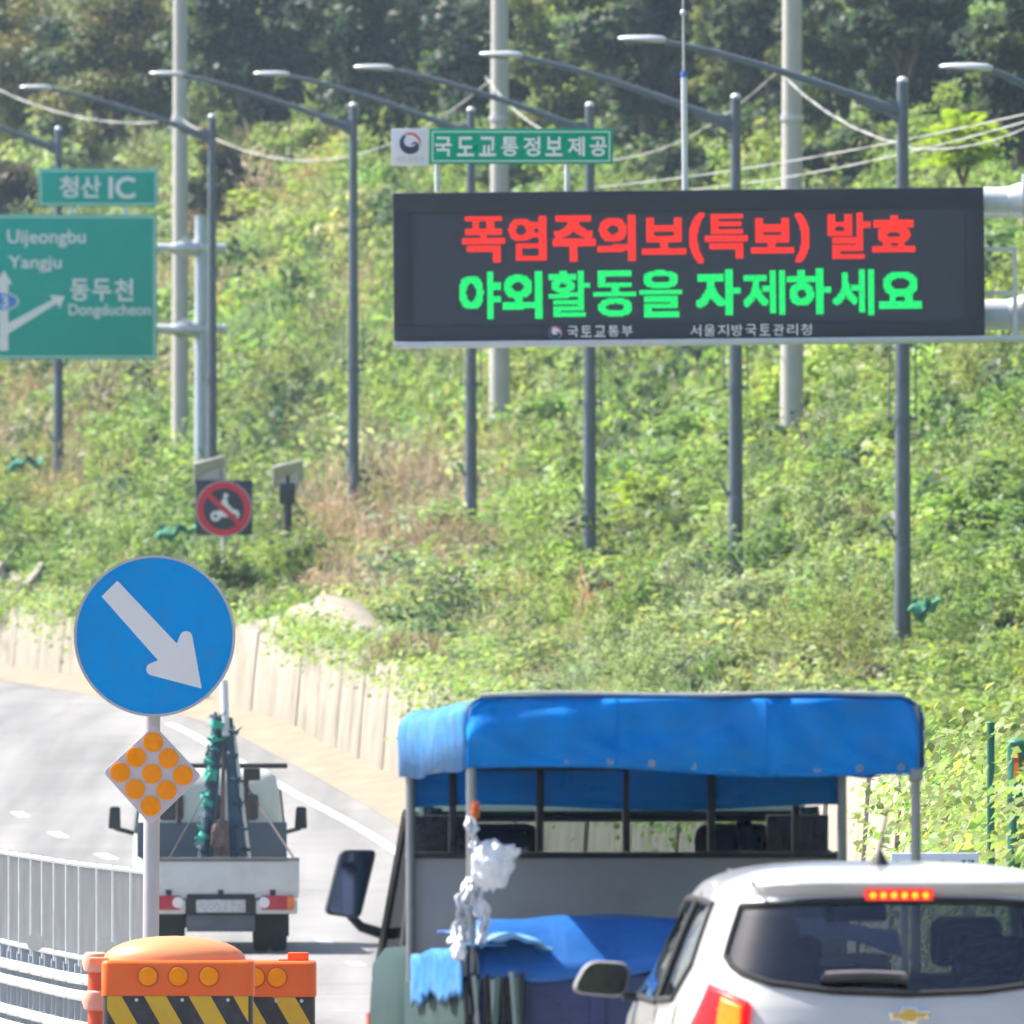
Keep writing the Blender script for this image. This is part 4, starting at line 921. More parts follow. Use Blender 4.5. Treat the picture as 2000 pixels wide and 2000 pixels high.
# white plastic bag tied to the rear post
pb = thing('plastic_bag', 'white plastic bag and twisted white strips tied to the rear canopy post', 'plastic bag', (TX, D, TG), (R(-1.5), 0, R(5.0)))
m_bag = mat('white_plastic_film', (.78,.79,.83), .35, var=.05, bump=.9, bscale=45)
def lump(c, rx_, ry, rzz, seed, n_=26, m=18, amp=.2):
    rr = []; rd = random.Random(seed); ph = [rd.uniform(0, 6) for _ in range(6)]
    for i in range(1, m):
        a = math.pi*i/m - math.pi/2; ring = []
        for k in range(n_):
            t_ = 2*math.pi*k/n_; f = 1+amp*(.5*math.sin(3*t_+ph[0]+2*a)+.4*math.sin(5*t_+ph[1]-3*a)+.35*math.sin(8*a+ph[2]+t_)+.3*math.sin(11*t_+ph[3]+5*a))
            ring.append((c[0]+rx_*f*math.cos(a)*math.cos(t_), c[1]+ry*f*math.cos(a)*math.sin(t_), c[2]+rzz*f*math.sin(a)))
        rr.append(ring)
    return MB().rings(rr)
lump((rx(958),-.05,rz(1690)), .078,.05,.088, 3, 40, 26, .13).build('bag_body', m_bag, pb, smooth=60)
lump((rx(990),-.06,rz(1663)), .045,.02,.022, 5, 24, 14, .3).build('bag_ear', m_bag, pb, smooth=60)
def film(pts, w0, seed):
    rd = random.Random(seed); P_ = [Vector((rx(a), -.03-.012*i, rz(b_))) for i, (a, b_) in enumerate(pts)]; n_ = 26
    def f(u, v):
        t_ = u*(len(P_)-1); i = min(int(t_), len(P_)-2); c = P_[i].lerp(P_[i+1], t_-i); w_ = w0*(.35+.65*abs(math.sin(u*5.1+seed)))
        tw = .9*math.sin(u*9+seed); return (c.x+(v-.5)*w_*math.cos(tw)+.004*math.sin(u*31), c.y+(v-.5)*w_*math.sin(tw)+.012*math.cos(v*11+u*7), c.z+.006*math.sin(v*13+u*21))
    return sheet(MB(), f, n_, 7).build('plastic_strip', m_bag, pb, solid=.003, smooth=70)
film([(918,1596),(922,1625),(930,1660),(945,1690)], .06, 1); film([(940,1720),(932,1755),(945,1800),(938,1845)], .07, 2); film([(915,1715),(903,1750),(892,1800),(884,1842)], .055, 3); film([(925,1728),(912,1770),(905,1815),(900,1850)], .035, 4)
lump((rx(893),-.09,rz(1858)), .028,.03,.035, 6, 20, 12, .25).build('bag_knot', m_bag, pb, smooth=60)
og = lump((rx(928),-.02,rz(1583)), .016,.016,.032, 8, amp=.3).build('orange_rag', mat('rag_orange', (.45,.10,.03), .8, var=.2)); og.location = (TX, D, TG); og.rotation_euler = (R(-1.5), 0, R(5.0))
tag(og, 'small burnt orange rag knotted to the canopy post above the bag', 'rag')

# ---- small silver-white hatchback ----------------------------------
D = 83; s = D/FPX; HX = (1778-1000)*s; HG = float(RZ(D+1.5))+.085; YAW = R(4.1)
hb = thing('hatchback', 'small silver white hatchback with lit brake lamps behind the canopy truck', 'car', (HX, D, HG), (R(-.6), 0, YAW))
m_paint_s = mat('silver_white_paint', (.545,.525,.515), .32, .1, var=.02, vscale=2, coat=.8)
SL = np.array([(.20,.10,3.5,.72),(.35,.02,3.58,.775),(.6,.0,3.6,.795),(.8,.02,3.55,.795),(.92,.04,3.42,.785),(.98,.06,3.18,.772),(1.02,.08,2.98,.757),(1.1,.12,2.80,.728),(1.2,.18,2.62,.69),(1.3,.24,2.42,.648),(1.36,.275,2.30,.618),(1.382,.262,2.25,.604),(1.405,.245,2.18,.585),(1.425,.30,2.1,.55),(1.45,.50,1.98,.48),(1.468,.8,1.8,.38),(1.478,1.05,1.6,.22)])
EXPN = 5.0
def slc(z_): return [float(np.interp(z_, SL[:,0], SL[:,i])) for i in (1,2,3)]
def rearpt(x, z_, off=0):
    y0, y1, w_ = slc(z_); yc, a = (y0+y1)/2, (y1-y0)/2; u = min(.9995, abs(x/w_)); return (x, yc-a*(1-u**EXPN)**(1/EXPN)-off, z_)
def sidept(sx, y_, z_, off=0):
    y0, y1, w_ = slc(z_); yc, a = (y0+y1)/2, (y1-y0)/2; u = min(.9995, abs((y_-yc)/a)); return (sx*(w_*(1-u**EXPN)**(1/EXPN)+off), y_, z_)
def ring_angles():
    y0, y1, w_ = slc(1.15); yc, a = (y0+y1)/2, (y1-y0)/2; th = np.linspace(0, 2*math.pi, 20001)
    c, q_ = np.cos(th), np.sin(th); x = w_*np.sign(c)*np.abs(c)**(2/EXPN); y_ = a*np.sign(q_)*np.abs(q_)**(2/EXPN)
    L_ = np.concatenate([[0], np.cumsum(np.hypot(np.diff(x), np.diff(y_)))]); return np.interp(np.linspace(0, L_[-1], 521)[:-1], L_, th)
TH = ring_angles(); ZS = np.concatenate([np.linspace(.2,.86,8), np.arange(.875,1.36,.0125), np.linspace(1.36,1.478,16)])
RW = [(-.555,1.325),(-.60,1.20),(-.615,1.15),(-.60,1.12),(-.57,1.095),(-.47,1.058),(-.26,1.03),(0,1.02),(.26,1.03),(.47,1.058),(.57,1.095),(.60,1.12),(.615,1.15),(.60,1.20),(.555,1.325),(.3,1.342),(0,1.346),(-.3,1.342)]
SW1 = [(.62,1.12),(.70,1.33),(1.30,1.345),(1.32,.99),(.80,1.0)]; SW2 = [(1.40,.985),(1.38,1.345),(1.95,1.345),(2.32,1.24),(2.66,1.0)]
FW = [(-.70,1.03),(-.58,1.33),(.58,1.33),(.70,1.03)]
def inpoly(p, poly):
    x, y_ = p; c = False; j = len(poly)-1
    for i in range(len(poly)):
        xi, yi = poly[i]; xj, yj = poly[j]
        if (yi > y_) != (yj > y_) and x < (xj-xi)*(y_-yi)/(yj-yi)+xi: c = not c
        j = i
    return c
V = []; 
for z_ in ZS:
    y0, y1, w_ = slc(z_); yc, a = (y0+y1)/2, (y1-y0)/2; c, q_ = np.cos(TH), np.sin(TH)
    V.append(np.stack([w_*np.sign(c)*np.abs(c)**(2/EXPN), yc+a*np.sign(q_)*np.abs(q_)**(2/EXPN), np.full(len(TH), z_)], 1))
V = np.array(V); nT = len(TH); body_f = []; glf = {'rear_window': [], 'side_window': [], 'windscreen': []}
for i in range(len(ZS)-1):
    for k in range(nT):
        k2 = (k+1) % nT; cx, cyy, cz = (V[i,k]+V[i,k2]+V[i+1,k]+V[i+1,k2])/4; f = (i*nT+k, i*nT+k2, (i+1)*nT+k2, (i+1)*nT+k)
        y0, y1, w_ = slc(cz); side = abs(cx) > w_*.86; key = None
        if cz > .97:
            if cyy < .9 and not (side and cyy > .55) and inpoly((cx, cz), RW): key = 'rear_window'
            elif side and (inpoly((cyy, cz), SW1) or inpoly((cyy, cz), SW2)): key = 'side_window'
            elif cyy > 1.6 and not side and inpoly((cx, cz), FW): key = 'windscreen'
        (glf[key] if key else body_f).append(f)
body_f.append(tuple((len(ZS)-1)*nT+k for k in range(nT)))
allv = V.reshape(-1, 3).tolist()
def sub(faces):
    used = sorted({i for f in faces for i in f}); mp = {j: i for i, j in enumerate(used)}; return [allv[i] for i in used], [tuple(mp[i] for i in f) for f in faces]
MB().add(*sub(body_f)).build('body', m_paint_s, hb, smooth=50)
MB().add(*sub(glf['rear_window'])).build('rear_window', g_tint, hb, smooth=60)
for sx in (-1, 1):
    for lo, hi in ((.5,1.36),(1.36,2.9)):
        fsub = [f for f in glf['side_window'] if sum(allv[i][0] for i in f)*sx > 0 and lo < sum(allv[i][1] for i in f)/4 < hi]
        if fsub: MB().add(*sub(fsub)).build('side_window', g_tint, hb, smooth=60)
MB().add(*sub(glf['windscreen'])).build('windscreen', g_clear, hb, smooth=60)
def seal(poly, f, r_, name, m=m_rubber):
    pts = []
    N = len(poly)
    for i in range(N):
        a, c = poly[i], poly[(i+1) % N]; q_ = max(2, int(math.dist(a, c)/.03))
        for k in range(q_): u = k/q_; pts.append(f(a[0]+(c[0]-a[0])*u, a[1]+(c[1]-a[1])*u))
    pts.append(pts[0]); return MB().tube(pts, r_, 6, cap=False).build(name, m, hb)
seal(RW, lambda x, z_: rearpt(x, z_, .002), .0125, 'window_seal')
for sx in (-1, 1):
    for pw in (SW1, SW2): seal(pw, lambda y_, z_, sx=sx: sidept(sx, y_, z_, .002), .0125, 'window_seal')
seal(FW, lambda x, z_: (x, slc(z_)[0]+slc(z_)[1]-rearpt(x, z_, .002)[1], z_), .0125, 'window_seal')
# cabin
MB().box(-.62,.62,.35,2.7,.45,.55).build('cabin_floor', m_seat, hb)
MB().box(-.60,.60,.30,.72,.90,.98).build('parcel_shelf', m_seat, hb)
for x in (-.36,.36):
    for y_, top in ((.85,1.02),(1.75,1.08)):
        t_ = MB().box(x-.25,x+.25,y_,y_+.14,.5,top).build('seat_back', m_seat, hb, bevel=.05, seg=3); MB().box(x-.13,x+.13,y_+.02,y_+.11,top+.02,top+.20).build('head_rest', m_seat, t_, bevel=.045, seg=3)
MB().box(-.6,.6,2.45,2.7,.85,1.0).build('dashboard', m_pblack, hb, bevel=.03)
MB().box(-.11,.11,2.2,2.22,1.26,1.32).build('rear_view_mirror', m_pblack, hb, bevel=.01)
# spoiler lamp bar, seams, badge, wiper, antenna
xl, xr, z0, z1 = rx(0)*0-.133, .103, 1.345, 1.383
bl = MB().rings([[(x, rearpt(x, z_, .014)[1], z_) for x, z_ in ((xl,z0),(xr,z0),(xr,z1),(xl,z1))], [(x, rearpt(x, z_, -.03)[1], z_) for x, z_ in ((xl,z0),(xr,z0),(xr,z1),(xl,z1))]]).build('high_brake_lamp', mat('brake_red', (.55,.01,.01), .3, var=0, emit=(1,.02,.01), estr=.5), hb, bevel=.004)
for k in range(6):
    x = xl+.026+k*(xr-xl-.052)/5; MB().disc(x, (z0+z1)/2, .0115, rearpt(x, z0, .02)[1], rearpt(x, z0, .0)[1], 12).build('brake_led', mat('brake_amber', (.9,.3,.05), .3, var=0, emit=(1,.30,.0), estr=1.0), bl)
def patch(c4, fpt, n_=14):
    def g(u, v):
        a = [(1-u)*c4[0][i]+u*c4[1][i] for i in (0,1)]; b_ = [(1-u)*c4[3][i]+u*c4[2][i] for i in (0,1)]; return fpt((1-v)*a[0]+v*b_[0], (1-v)*a[1]+v*b_[1])
    return sheet(MB(), g, n_, n_)
for sx in (-1, 1):
    lp = patch([(sx*.775,.80),(sx*.57,.80),(sx*.548,.992),(sx*.668,1.055)], lambda x, z_: rearpt(x, z_, .016)).build('tail_lamp', mat('tail_red', (.38,.0,.006), .35, var=.1, vscale=40, spec=.2, emit=(1,.004,.008), estr=.42), hb, solid=.02, smooth=60)
    patch([(sx*.75,.83),(sx*.59,.83),(sx*.575,.982),(sx*.655,1.022)], lambda x, z_: rearpt(x, z_, .031)).build('brake_light', mat('tail_amber', (.8,.16,.01), .35, var=.5, vscale=70, spec=.2, emit=(1,.13,.0), estr=.5), lp, solid=.004)
    sl_ = [sidept(sx, y_, .99, .001) for y_ in np.linspace(.35,3.0,30)]
m_seam = mat('panel_gap', (.06,.06,.065), .8, var=0)
for sx in (-1, 1):
    MB().tube([rearpt(sx*(.63-.055*u), 1.10-.32*u, .0005) for u in np.linspace(0,1,14)], .003, 5).build('tailgate_gap', m_seam, hb)
    MB().tube([(sx*(.47+.05*u), 2.0-1.72*u, slc(1.42)[0]*0+1.443-.028*u*u-.012*u) for u in np.linspace(0,1,16)], .006, 5).build('roof_channel', m_seam, hb)
    MB().tube([sidept(sx, 1.35, z_, .001) for z_ in np.linspace(.45,1.37,14)], .004, 5).build('door_gap', m_seam, hb)
    MB().tube([sidept(sx, .66+.3*max(0,1-z_), z_, .001) for z_ in np.linspace(.5,1.0,14)], .004, 5).build('door_gap', m_seam, hb)
    wheel(hb, sx*.70, .62, .30, .165, -.085); wheel(hb, sx*.70, 2.98, .30, .165, -.085)
    # door mirror
    c_ = Vector((sx*.90, 2.32, 1.055)); rr = []
    for u, sc in ((-.02,.88),(0,1),(.04,1.0),(.09,.8),(.12,.4)):
        pts2 = rounded([(-.112,-.05),(.09,-.068),(.112,.06),(-.05,.07)], .05)
        rr.append([(c_.x+(x if sx < 0 else -x)*sc, c_.y+u, c_.z+z_*sc) for x, z_ in pts2])
    mo = MB().rings(rr).build('door_mirror', mat('mirror_pod_grey', (.20,.20,.21), .4, .1), hb, smooth=50)
    pts2 = rounded([(-.112,-.05),(.09,-.068),(.112,.06),(-.05,.07)], .05)
    MB().plate([(c_.x+(x if sx < 0 else -x)*.90, c_.z+z_*.88) for x, z_ in pts2], c_.y-.030, c_.y-.022).build('mirror_face', mat('mirror_dark', (.07,.08,.10), .08, .9, var=0), mo)
    MB().box(min(sx*.70,sx*.82),max(sx*.70,sx*.82),2.33,2.40,.975,1.01).build('mirror_foot', m_pblack, hb, bevel=.01)
bt = [(-.072,.006),(-.066,-.022),(-.026,-.022),(-.026,-.036),(.026,-.036),(.030,-.018),(.068,-.018),(.074,.010),(.030,.010),(.030,.026),(-.024,.026),(-.028,.006)]
yb = rearpt(0, .955)[1]
MB().plate([(x, .955+z_) for x, z_ in bt], yb-.012, yb-.002).build('badge_rim', mat('chrome', (.75,.76,.78), .12, 1, var=0), hb, bevel=.002)
MB().plate([(x*.84, .953+z_*.72) for x, z_ in bt], yb-.015, yb-.011).build('badge', mat('badge_gold', (.62,.40,.10), .3, .6, var=.1), hb)
wp = MB().tube([rearpt(x, 1.062+.018*math.cos((x+.16)*6), .03) for x in np.linspace(-.30,.0,12)], [.012]*11+[.02], 8).build('rear_wiper', m_pblack, hb)
MB().tube([rearpt(x, 1.080+.018*math.cos((x+.16)*6), .034) for x in np.linspace(-.285,-.01,12)], .006, 6).build('wiper_blade', mat('wiper_grey', (.30,.26,.26), .6), wp)
an = MB().lathe((-.035, .80, 1.462), [(.034,0),(.026,.02),(.012,.045),(.006,.058)], 14).build('antenna_base', m_pblack, hb)
MB().tube([(-.035,.80,1.515),(-.012,.74,1.66)], [.006,.0035], 6).build('antenna_rod', m_pblack, an)
MB().box(-.26,.26,-.004,.012,.66,.78).build('number_plate', m_white, hb)
MB().box(-.70,.70,-.03,.05,.28,.50).build('rear_bumper', m_paint_s, hb, bevel=.03)

# ---- far white truck ------------------------------------------------
D = 253; s = D/FPX; FX = (431-1000)*s; FG = float(RZ(D+1.5))
ft = thing('flatbed_truck', 'old white flatbed truck seen from behind on the road by the wall', 'truck', (FX, D, FG), (0, 0, R(2.6)))
m_fw = mat('old_white_paint', (.55,.57,.56), .5, .05, var=.07, vscale=3, dirt=(.34,.32,.29), dirt_amt=.5, dirt_scale=3)
m_fg = mat('cab_greenwhite', (.58,.62,.57), .4, .05, var=.07)
m_fdark = mat('headboard_slate', (.085,.115,.14), .5, .1, var=.12)
def tz(py): return (1000-py)*s-FG
MB().box(-.82,.82,-.035,.0,tz(1755),tz(1682)).build('tailgate', m_fw, ft, bevel=.012)
MB().box(-.83,.83,-.05,.03,tz(1682)+.003,tz(1675)).build('tailgate_cap', mat('worn_rail', (.16,.15,.15), .7, .2, var=.3), ft, bevel=.008)
MB().box(-.80,.80,-.045,-.036,tz(1752),tz(1744)).build('tailgate_fold', m_fw, ft, bevel=.003)
for x in (-.55,.0,.55): MB().box(x-.03,x+.03,-.05,-.037,tz(1756),tz(1738)).build('hinge', m_under, ft)
for sx in (-1, 1): MB().box(min(sx*.83,sx*.80),max(sx*.83,sx*.80),.002,2.8,.60,tz(1680)).build('side_gate', m_fw, ft, bevel=.008)
MB().box(-.8,.8,.0,2.8,.58,.64).build('bed_floor', m_under, ft)
MB().box(-.80,.80,2.78,2.83,.64,tz(1612)).build('headboard', m_fdark, ft, bevel=.01)
c2 = MB().rings([cabring(.42,.76,2.95,4.5), cabring(.75,.80,2.92,4.62), cabring(1.15,.80,2.92,4.6), cabring(1.3,.785,2.93,4.4), cabring(1.65,.74,2.96,4.05), cabring(1.82,.70,3.0,3.85), cabring(1.90,.60,3.1,3.7), cabring(1.92,.4,3.3,3.5)])
c2.build('cab', m_fg, ft, smooth=45)
g_dark = mat('cab_window_dark', (.03,.045,.05), .08, .0, var=.2, vscale=3)
for x0_, x1_ in ((-.56,-.30),(-.06,.10),(.28,.50)):
    MB().plate(rounded([(x0_,1.36),(x1_,1.36),(x1_,1.64),(x0_,1.64)], .05), 2.925, 2.97).build('rear_window', g_dark, ft)
for sx in (-1, 1):
    MB().add([(sx*.797,3.2,1.22),(sx*.797,4.3,1.22),(sx*.745,3.95,1.68),(sx*.745,3.2,1.68)], [(0,1,2,3)]).build('side_window', g_dark, ft, solid=.02)
    mc = Vector((sx*1.0, 4.2, 1.38)); MB().plate(rounded([(mc.x-.068,mc.z-.13),(mc.x+.068,mc.z-.13),(mc.x+.06,mc.z+.11),(mc.x-.05,mc.z+.11)], .03), mc.y-.02, mc.y+.06).build('door_mirror', m_pblack, ft, bevel=.01)
    MB().tube([(sx*.78,4.22,1.2),(sx*1.0,4.22,1.26)], .025, 6).build('mirror_arm', m_pblack, ft)
    MB().box(sx*.59-.22,sx*.59+.22,-.06,.05,tz(1785),tz(1757)).build('lamp_housing', m_fw, ft, bevel=.015)
    lx = sx*.60
    tl = MB().box(lx-.17,lx+.17,-.085,-.058,tz(1777),tz(1748.5)).build('tail_lamp', mat('tail_lamp_red', (.42,.02,.035), .3, var=.1), ft, bevel=.012)
    MB().disc(sx*.455, tz(1762.5), .058, -.10, -.08, 20).build('reverse_lamp', mat('lamp_white', (.7,.66,.68), .3), tl)
    MB().box(min(sx*.70,sx*.775),max(sx*.70,sx*.775),-.093,-.08,tz(1775),tz(1751)).build('indicator', mat('lamp_orange', (.75,.17,.03), .3), tl, bevel=.006)
    wheel(ft, sx*.46, .9, .30, .17); wheel(ft, sx*.64, .9, .30, .17); wheel(ft, sx*.70, 4.0, .30, .18)
    MB().box(sx*.55-.19,sx*.55+.19,.50,.52,.16,.56).build('mud_flap', m_rubber, ft)
MB().box(-.36,.36,-.06,.04,.40,.62).build('plate_carrier', m_under, ft, bevel=.01)
m_num = mat('plate_worn_print', (.44,.45,.46), .5, var=.35, vscale=28)
MB().box(-.26,.26,-.075,-.061,tz(1782),tz(1757)).build('number_plate', m_num, ft, bevel=.004)
MB().box(-.36,.36,-.03,.02,.22,.40).build('lower_guard', mat('guard_grey', (.10,.11,.13), .6, .2, var=.15), ft, bevel=.01)
MB().box(-.30,.30,.05,4.3,.32,.58).build('chassis', m_under, ft)
MB().box(-.45,.45,1.2,1.9,.24,.5).build('fuel_tank', m_under, ft, bevel=.03)
m_rack = mat('rack_brown', (.06,.05,.05), .7, .2, var=.2)
MB().box(-.36,.80,2.60,2.72,tz(1506),tz(1496)).build('ladder_rack', m_rack, ft, bevel=.01)
for x in (-.30,.42): MB().box(x-.09,x+.09,2.62,2.70,tz(1530),tz(1506)-.002).build('rack_foot', m_rack, ft, bevel=.01)
for sx in (-1,1): MB().tube([(sx*.36,2.66,tz(1597)-.1),(sx*.36,2.66,tz(1530))], .03, 8).build('rack_post', m_rack, ft)
# poles carried upright
bn = thing('pole_bundle', 'bundle of dark poles bound with green netting standing in the flatbed', 'pole bundle', (FX, D, FG+.64), (0, 0, R(2.6)))
m_dk = mat('pole_navy', (.035,.075,.12), .5, .2, var=.15); m_br = mat('pole_brown', (.20,.15,.14), .7, var=.15)
def bz(py): return tz(py)-.64
def bx_(px): return (px-435)*s + .06
for p0, p1, r_, m_ in (((398,1680),(428,1402),.055,m_dk),((470,1680),(446,1405),.062,m_dk),((488,1680),(457,1420),.026,m_galv),((436,1690),(440,1412),.024,m_br),((412,1680),(434,1405),.035,m_dk),((458,1690),(448,1410),.04,m_dk),((443,1440),(440,1332),.042,m_galv_w)):
    MB().tube([(bx_(p0[0]),1.5,max(.0,bz(p0[1]))),(bx_(p1[0]),1.6,bz(p1[1]))], r_, 10).build('pole', m_, bn)
m_net = mat('green_netting', (.04,.36,.28), .7, var=.25, vscale=12)
def shreds(px_, py_, spread, n_, m_):
    mb = MB()
    for _ in range(n_):
        c = Vector((bx_(px_)+random.gauss(0,spread), 1.40+random.gauss(0,.03), bz(py_)+random.gauss(0,spread*.6))); a = Vector((random.gauss(0,1), random.gauss(0,.5), random.gauss(0,.5))).normalized()*random.uniform(.03,.085); b_ = Vector((random.gauss(0,.5), random.gauss(0,.5), random.gauss(0,1))).normalized()*random.uniform(.012,.03)
        mb.add([c-a-b_*.4, c+a-b_, c+a*.7+b_, c-a*.8+b_], [(0,1,2,3)])
    return mb.build('netting_tie', m_, bn, solid=.006)
for k in range(13):
    u = k/12; shreds(422-30*u+random.uniform(-4,4), 1402+262*u, random.uniform(.015,.035), random.randint(3,6), m_net if k % 3 else m_dk)
for k in range(6):
    u = k/5; shreds(455+22*u+random.uniform(-4,4), 1430+235*u, .025, 4, m_dk)
for k in range(5):
    u = k/4.6+random.uniform(-.08,.08); xa, za = bx_(426-28*u), bz(1412+255*u); MB().tube([(xa-.01,1.5,za),(xa+.01,1.5,za+random.uniform(.02,.12))], random.uniform(.058,.075), 9).build('netting_wrap', m_net, bn, smooth=20)
lump((bx_(432), 1.4, bz(1640)), .09, .08, .16, 77, n_=14, m=10, amp=.4).build('rag', mat('rag_brown', (.16,.11,.10), .9, var=.3), bn)
rope = MB().tube([(bx_(482),1.5,bz(1535)),(.79,.1,tz(1680)-.64)], .012, 6).build('rope', m_rack, bn)
MB().tube([(bx_(400),1.5,bz(1560)),(-.55,.1,tz(1680)-.64)], .008, 6).build('rope', m_rack, bn)
# ------------------------------------------------------------------ vegetation
m_leaf = leaf_mat('leaf_broad', .5, .5); m_dry = leaf_mat('leaf_dry', .3, .8); m_grass = leaf_mat('leaf_grass', .4, .6)
m_bark = mat('bark', (.10,.08,.065), .9, var=.3, vscale=6, bump=.6, bscale=20)
m_stem = mat('shrub_stem', (.13,.10,.07), .9, var=.3, vscale=6)
def jit(c, N, a=.22, h=.10):
    c = np.array(c)[None]*(1+rng.normal(size=(N,1))*a); c = c*(1+rng.normal(size=(N,3))*h); return np.clip(c, .008, .6)
def dome(N, r, h, shell=2.2):
    v = rng.normal(size=(N,3)); v /= np.linalg.norm(v, axis=1)[:,None]; v[:,2] = np.abs(v[:,2])
    rad = rng.random(N)**(1/shell); p = v*rad[:,None]; p[:,0] *= r; p[:,1] *= r; p[:,2] *= h; return p, v
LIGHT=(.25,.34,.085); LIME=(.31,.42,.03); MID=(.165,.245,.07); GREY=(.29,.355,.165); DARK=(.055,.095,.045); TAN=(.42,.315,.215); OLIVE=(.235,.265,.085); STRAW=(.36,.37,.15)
def zone(px, py):
    """which plants grow here: weights for broad, vine, wispy, dry, dark and the tint of the broad ones"""
    w = dict(broad=.48, vine=.22, wispy=.13, dry=.03, dark=.14); tint = LIGHT if rng.random() < .7 else MID
    if px > 1050 and 620 < py < 1230: w = dict(broad=.32, vine=.46, wispy=.08, dry=.02, dark=.12); tint = LIGHT if rng.random() < .7 else MID
    if py >= 1160 and px > 640: w = dict(broad=.14, vine=.14, wispy=.52, dry=.05, dark=.04); tint = GREY
    if px > 1780 and py > 1180: w = dict(broad=.45, vine=.45, wispy=.05, dry=0, dark=.05); tint = LIGHT
    if 600 < px < 980 and 930 < py < 1190: w = dict(broad=.25, vine=.05, wispy=.20, dry=.46, dark=.04); tint = GREY
    if px < 200 and 820 < py < 1080: w = dict(broad=.35, vine=.1, wispy=.20, dry=.22, dark=.05); tint = OLIVE
    if px < 560 and 1080 < py < 1320: w = dict(broad=.60, vine=.15, wispy=.05, dry=.05, dark=.15); tint = MID
    if 430 < px < 760 and 300 < py < 720: w = dict(broad=.40, vine=.15, wispy=.26, dry=.07, dark=.04); tint = STRAW if (int(px/60)+int(py/80)) % 3 == 0 else LIGHT
    if px < 420 and py < 820: w = dict(broad=.45, vine=.15, wispy=.28, dry=.07, dark=.05); tint = GREY
    if 760 < px < 1060 and 640 < py < 960: w = dict(broad=.55, vine=.15, wispy=.20, dry=.05, dark=.05); tint = OLIVE if rng.random() < .4 else LIGHT
    return w, tint
# ---- plants of the slope: a few plant meshes scattered as instances, each stand one mass
def inst_mat(name, trans, rough):
    m = leaf_mat(name, trans, rough); n = m.node_tree.nodes; L = m.node_tree.links
    at = [x for x in n if x.type == 'ATTRIBUTE'][0]; a2 = n.new('ShaderNodeAttribute'); a2.attribute_type = 'INSTANCER'; a2.attribute_name = 'tint_i'
    mx = n.new('ShaderNodeMix'); mx.data_type = 'RGBA'; mx.blend_type = 'MULTIPLY'; mx.inputs[0].default_value = 1
    dst = [l.to_socket for l in at.outputs['Color'].links]
    L.new(at.outputs['Color'], mx.inputs[6]); L.new(a2.outputs['Color'], mx.inputs[7])
    for d_ in dst: L.new(mx.outputs[2], d_)
    return m
mi_leaf = inst_mat('slope_leaf', .52, .5); mi_grass = inst_mat('slope_grass', .4, .6); mi_dry = inst_mat('slope_dry', .3, .8)
ONE = (.5,.5,.5)
def proto(kind, n_sub, n_leaf):
    lv = Leaves()
    for q_ in range(n_sub):
        c, v = dome(1, .78, .80, 1.6); cc = c[0]; b_ = rng.uniform(.75,1.25); sr = rng.uniform(.26,.46)
        N = n_leaf; p = rng.normal(size=(N,3)); vv = p/np.linalg.norm(p, axis=1)[:,None]; p = vv*(rng.random((N,1))**.5)*sr
        if kind == 'broad': p[:,2] *= .75; lv.quads(cc+p, rng.uniform(.11,.17,N), rng.uniform(.065,.10,N), .3, jit(np.array(ONE)*b_, N, .16, .07), vv, .7, .25)
        if kind == 'fine': p[:,2] *= .8; lv.quads(cc+p, rng.uniform(.08,.14,N), rng.uniform(.03,.055,N), .3, jit(np.array(ONE)*b_, N, .16, .07), vv, .6, .15)
        if kind == 'vine':
            cc = cc*np.array([1.2,1.2,.55]); p[:,2] *= .45; lv.quads(cc+p, rng.uniform(.10,.16,N), rng.uniform(.085,.13,N), .55, jit(np.array(ONE)*b_, N, .16, .06), vv, .5, .3)
        if kind == 'wispy': lv.quads(cc*np.array([1,1,.6])+p*np.array([.8,.8,.6]), rng.uniform(.28,.55,N), rng.uniform(.014,.028,N), 0, jit(np.array(ONE)*b_, N, .16, .06), dirs=vv*.45+cc*.35+np.array([0,0,.9]))
        if kind == 'dry': lv.quads(cc+p, rng.uniform(.12,.34,N), rng.uniform(.012,.028,N), 0, jit(np.array(ONE)*b_, N, .2, .05), dirs=vv*.7+cc*.5+np.array([0,0,.5]))
    o = lv.build('plant_' + kind, {'wispy': mi_grass, 'dry': mi_dry}.get(kind, mi_leaf)); col.objects.unlink(o); return o
def tall_proto():
    lv = Leaves()
    for q_ in range(26):
        c, v = dome(1, .62, 1.0, 1.8); cc = c[0]; b_ = rng.uniform(.72,1.28); N = 46; p = rng.normal(size=(N,3)); vv = p/np.linalg.norm(p, axis=1)[:,None]; p = vv*(rng.random((N,1))**.5)*rng.uniform(.12,.24)
        lv.quads(cc+p, rng.uniform(.06,.11,N), rng.uniform(.022,.042,N), .3, jit(np.array(ONE)*b_, N, .16, .07), vv, .5, .2, dirs=vv*.6+cc*.8)
    o = lv.build('plant_tall', mi_leaf); col.objects.unlink(o); return o
PR = {'under': [proto('broad',11,46) for _ in range(3)]+[proto('fine',12,60) for _ in range(2)]+[proto('vine',12,44) for _ in range(3)]+[tall_proto() for _ in range(3)], 'wispy': [proto('wispy',10,34) for _ in range(3)], 'dry': [proto('dry',11,44) for _ in range(3)]}
PT = {k: [] for k in PR}
def put(kind, idx, c, scl, tint): PT[kind].append((c, rng.uniform(0, 6.28), scl, np.clip(np.array(tint)*2, 0, 1.2), idx))
NP = 14700
u = rng.random(NP); Dv = np.sqrt(145**2 + u*(640**2-145**2)); pxv = rng.uniform(-140, 2160, NP); xv = (pxv-1000)*Dv/FPX
Dv[-2200:] = rng.uniform(165, 400, 2200); pxv[-2200:] = rng.uniform(1150, 2160, 2200); xv = (pxv-1000)*Dv/FPX
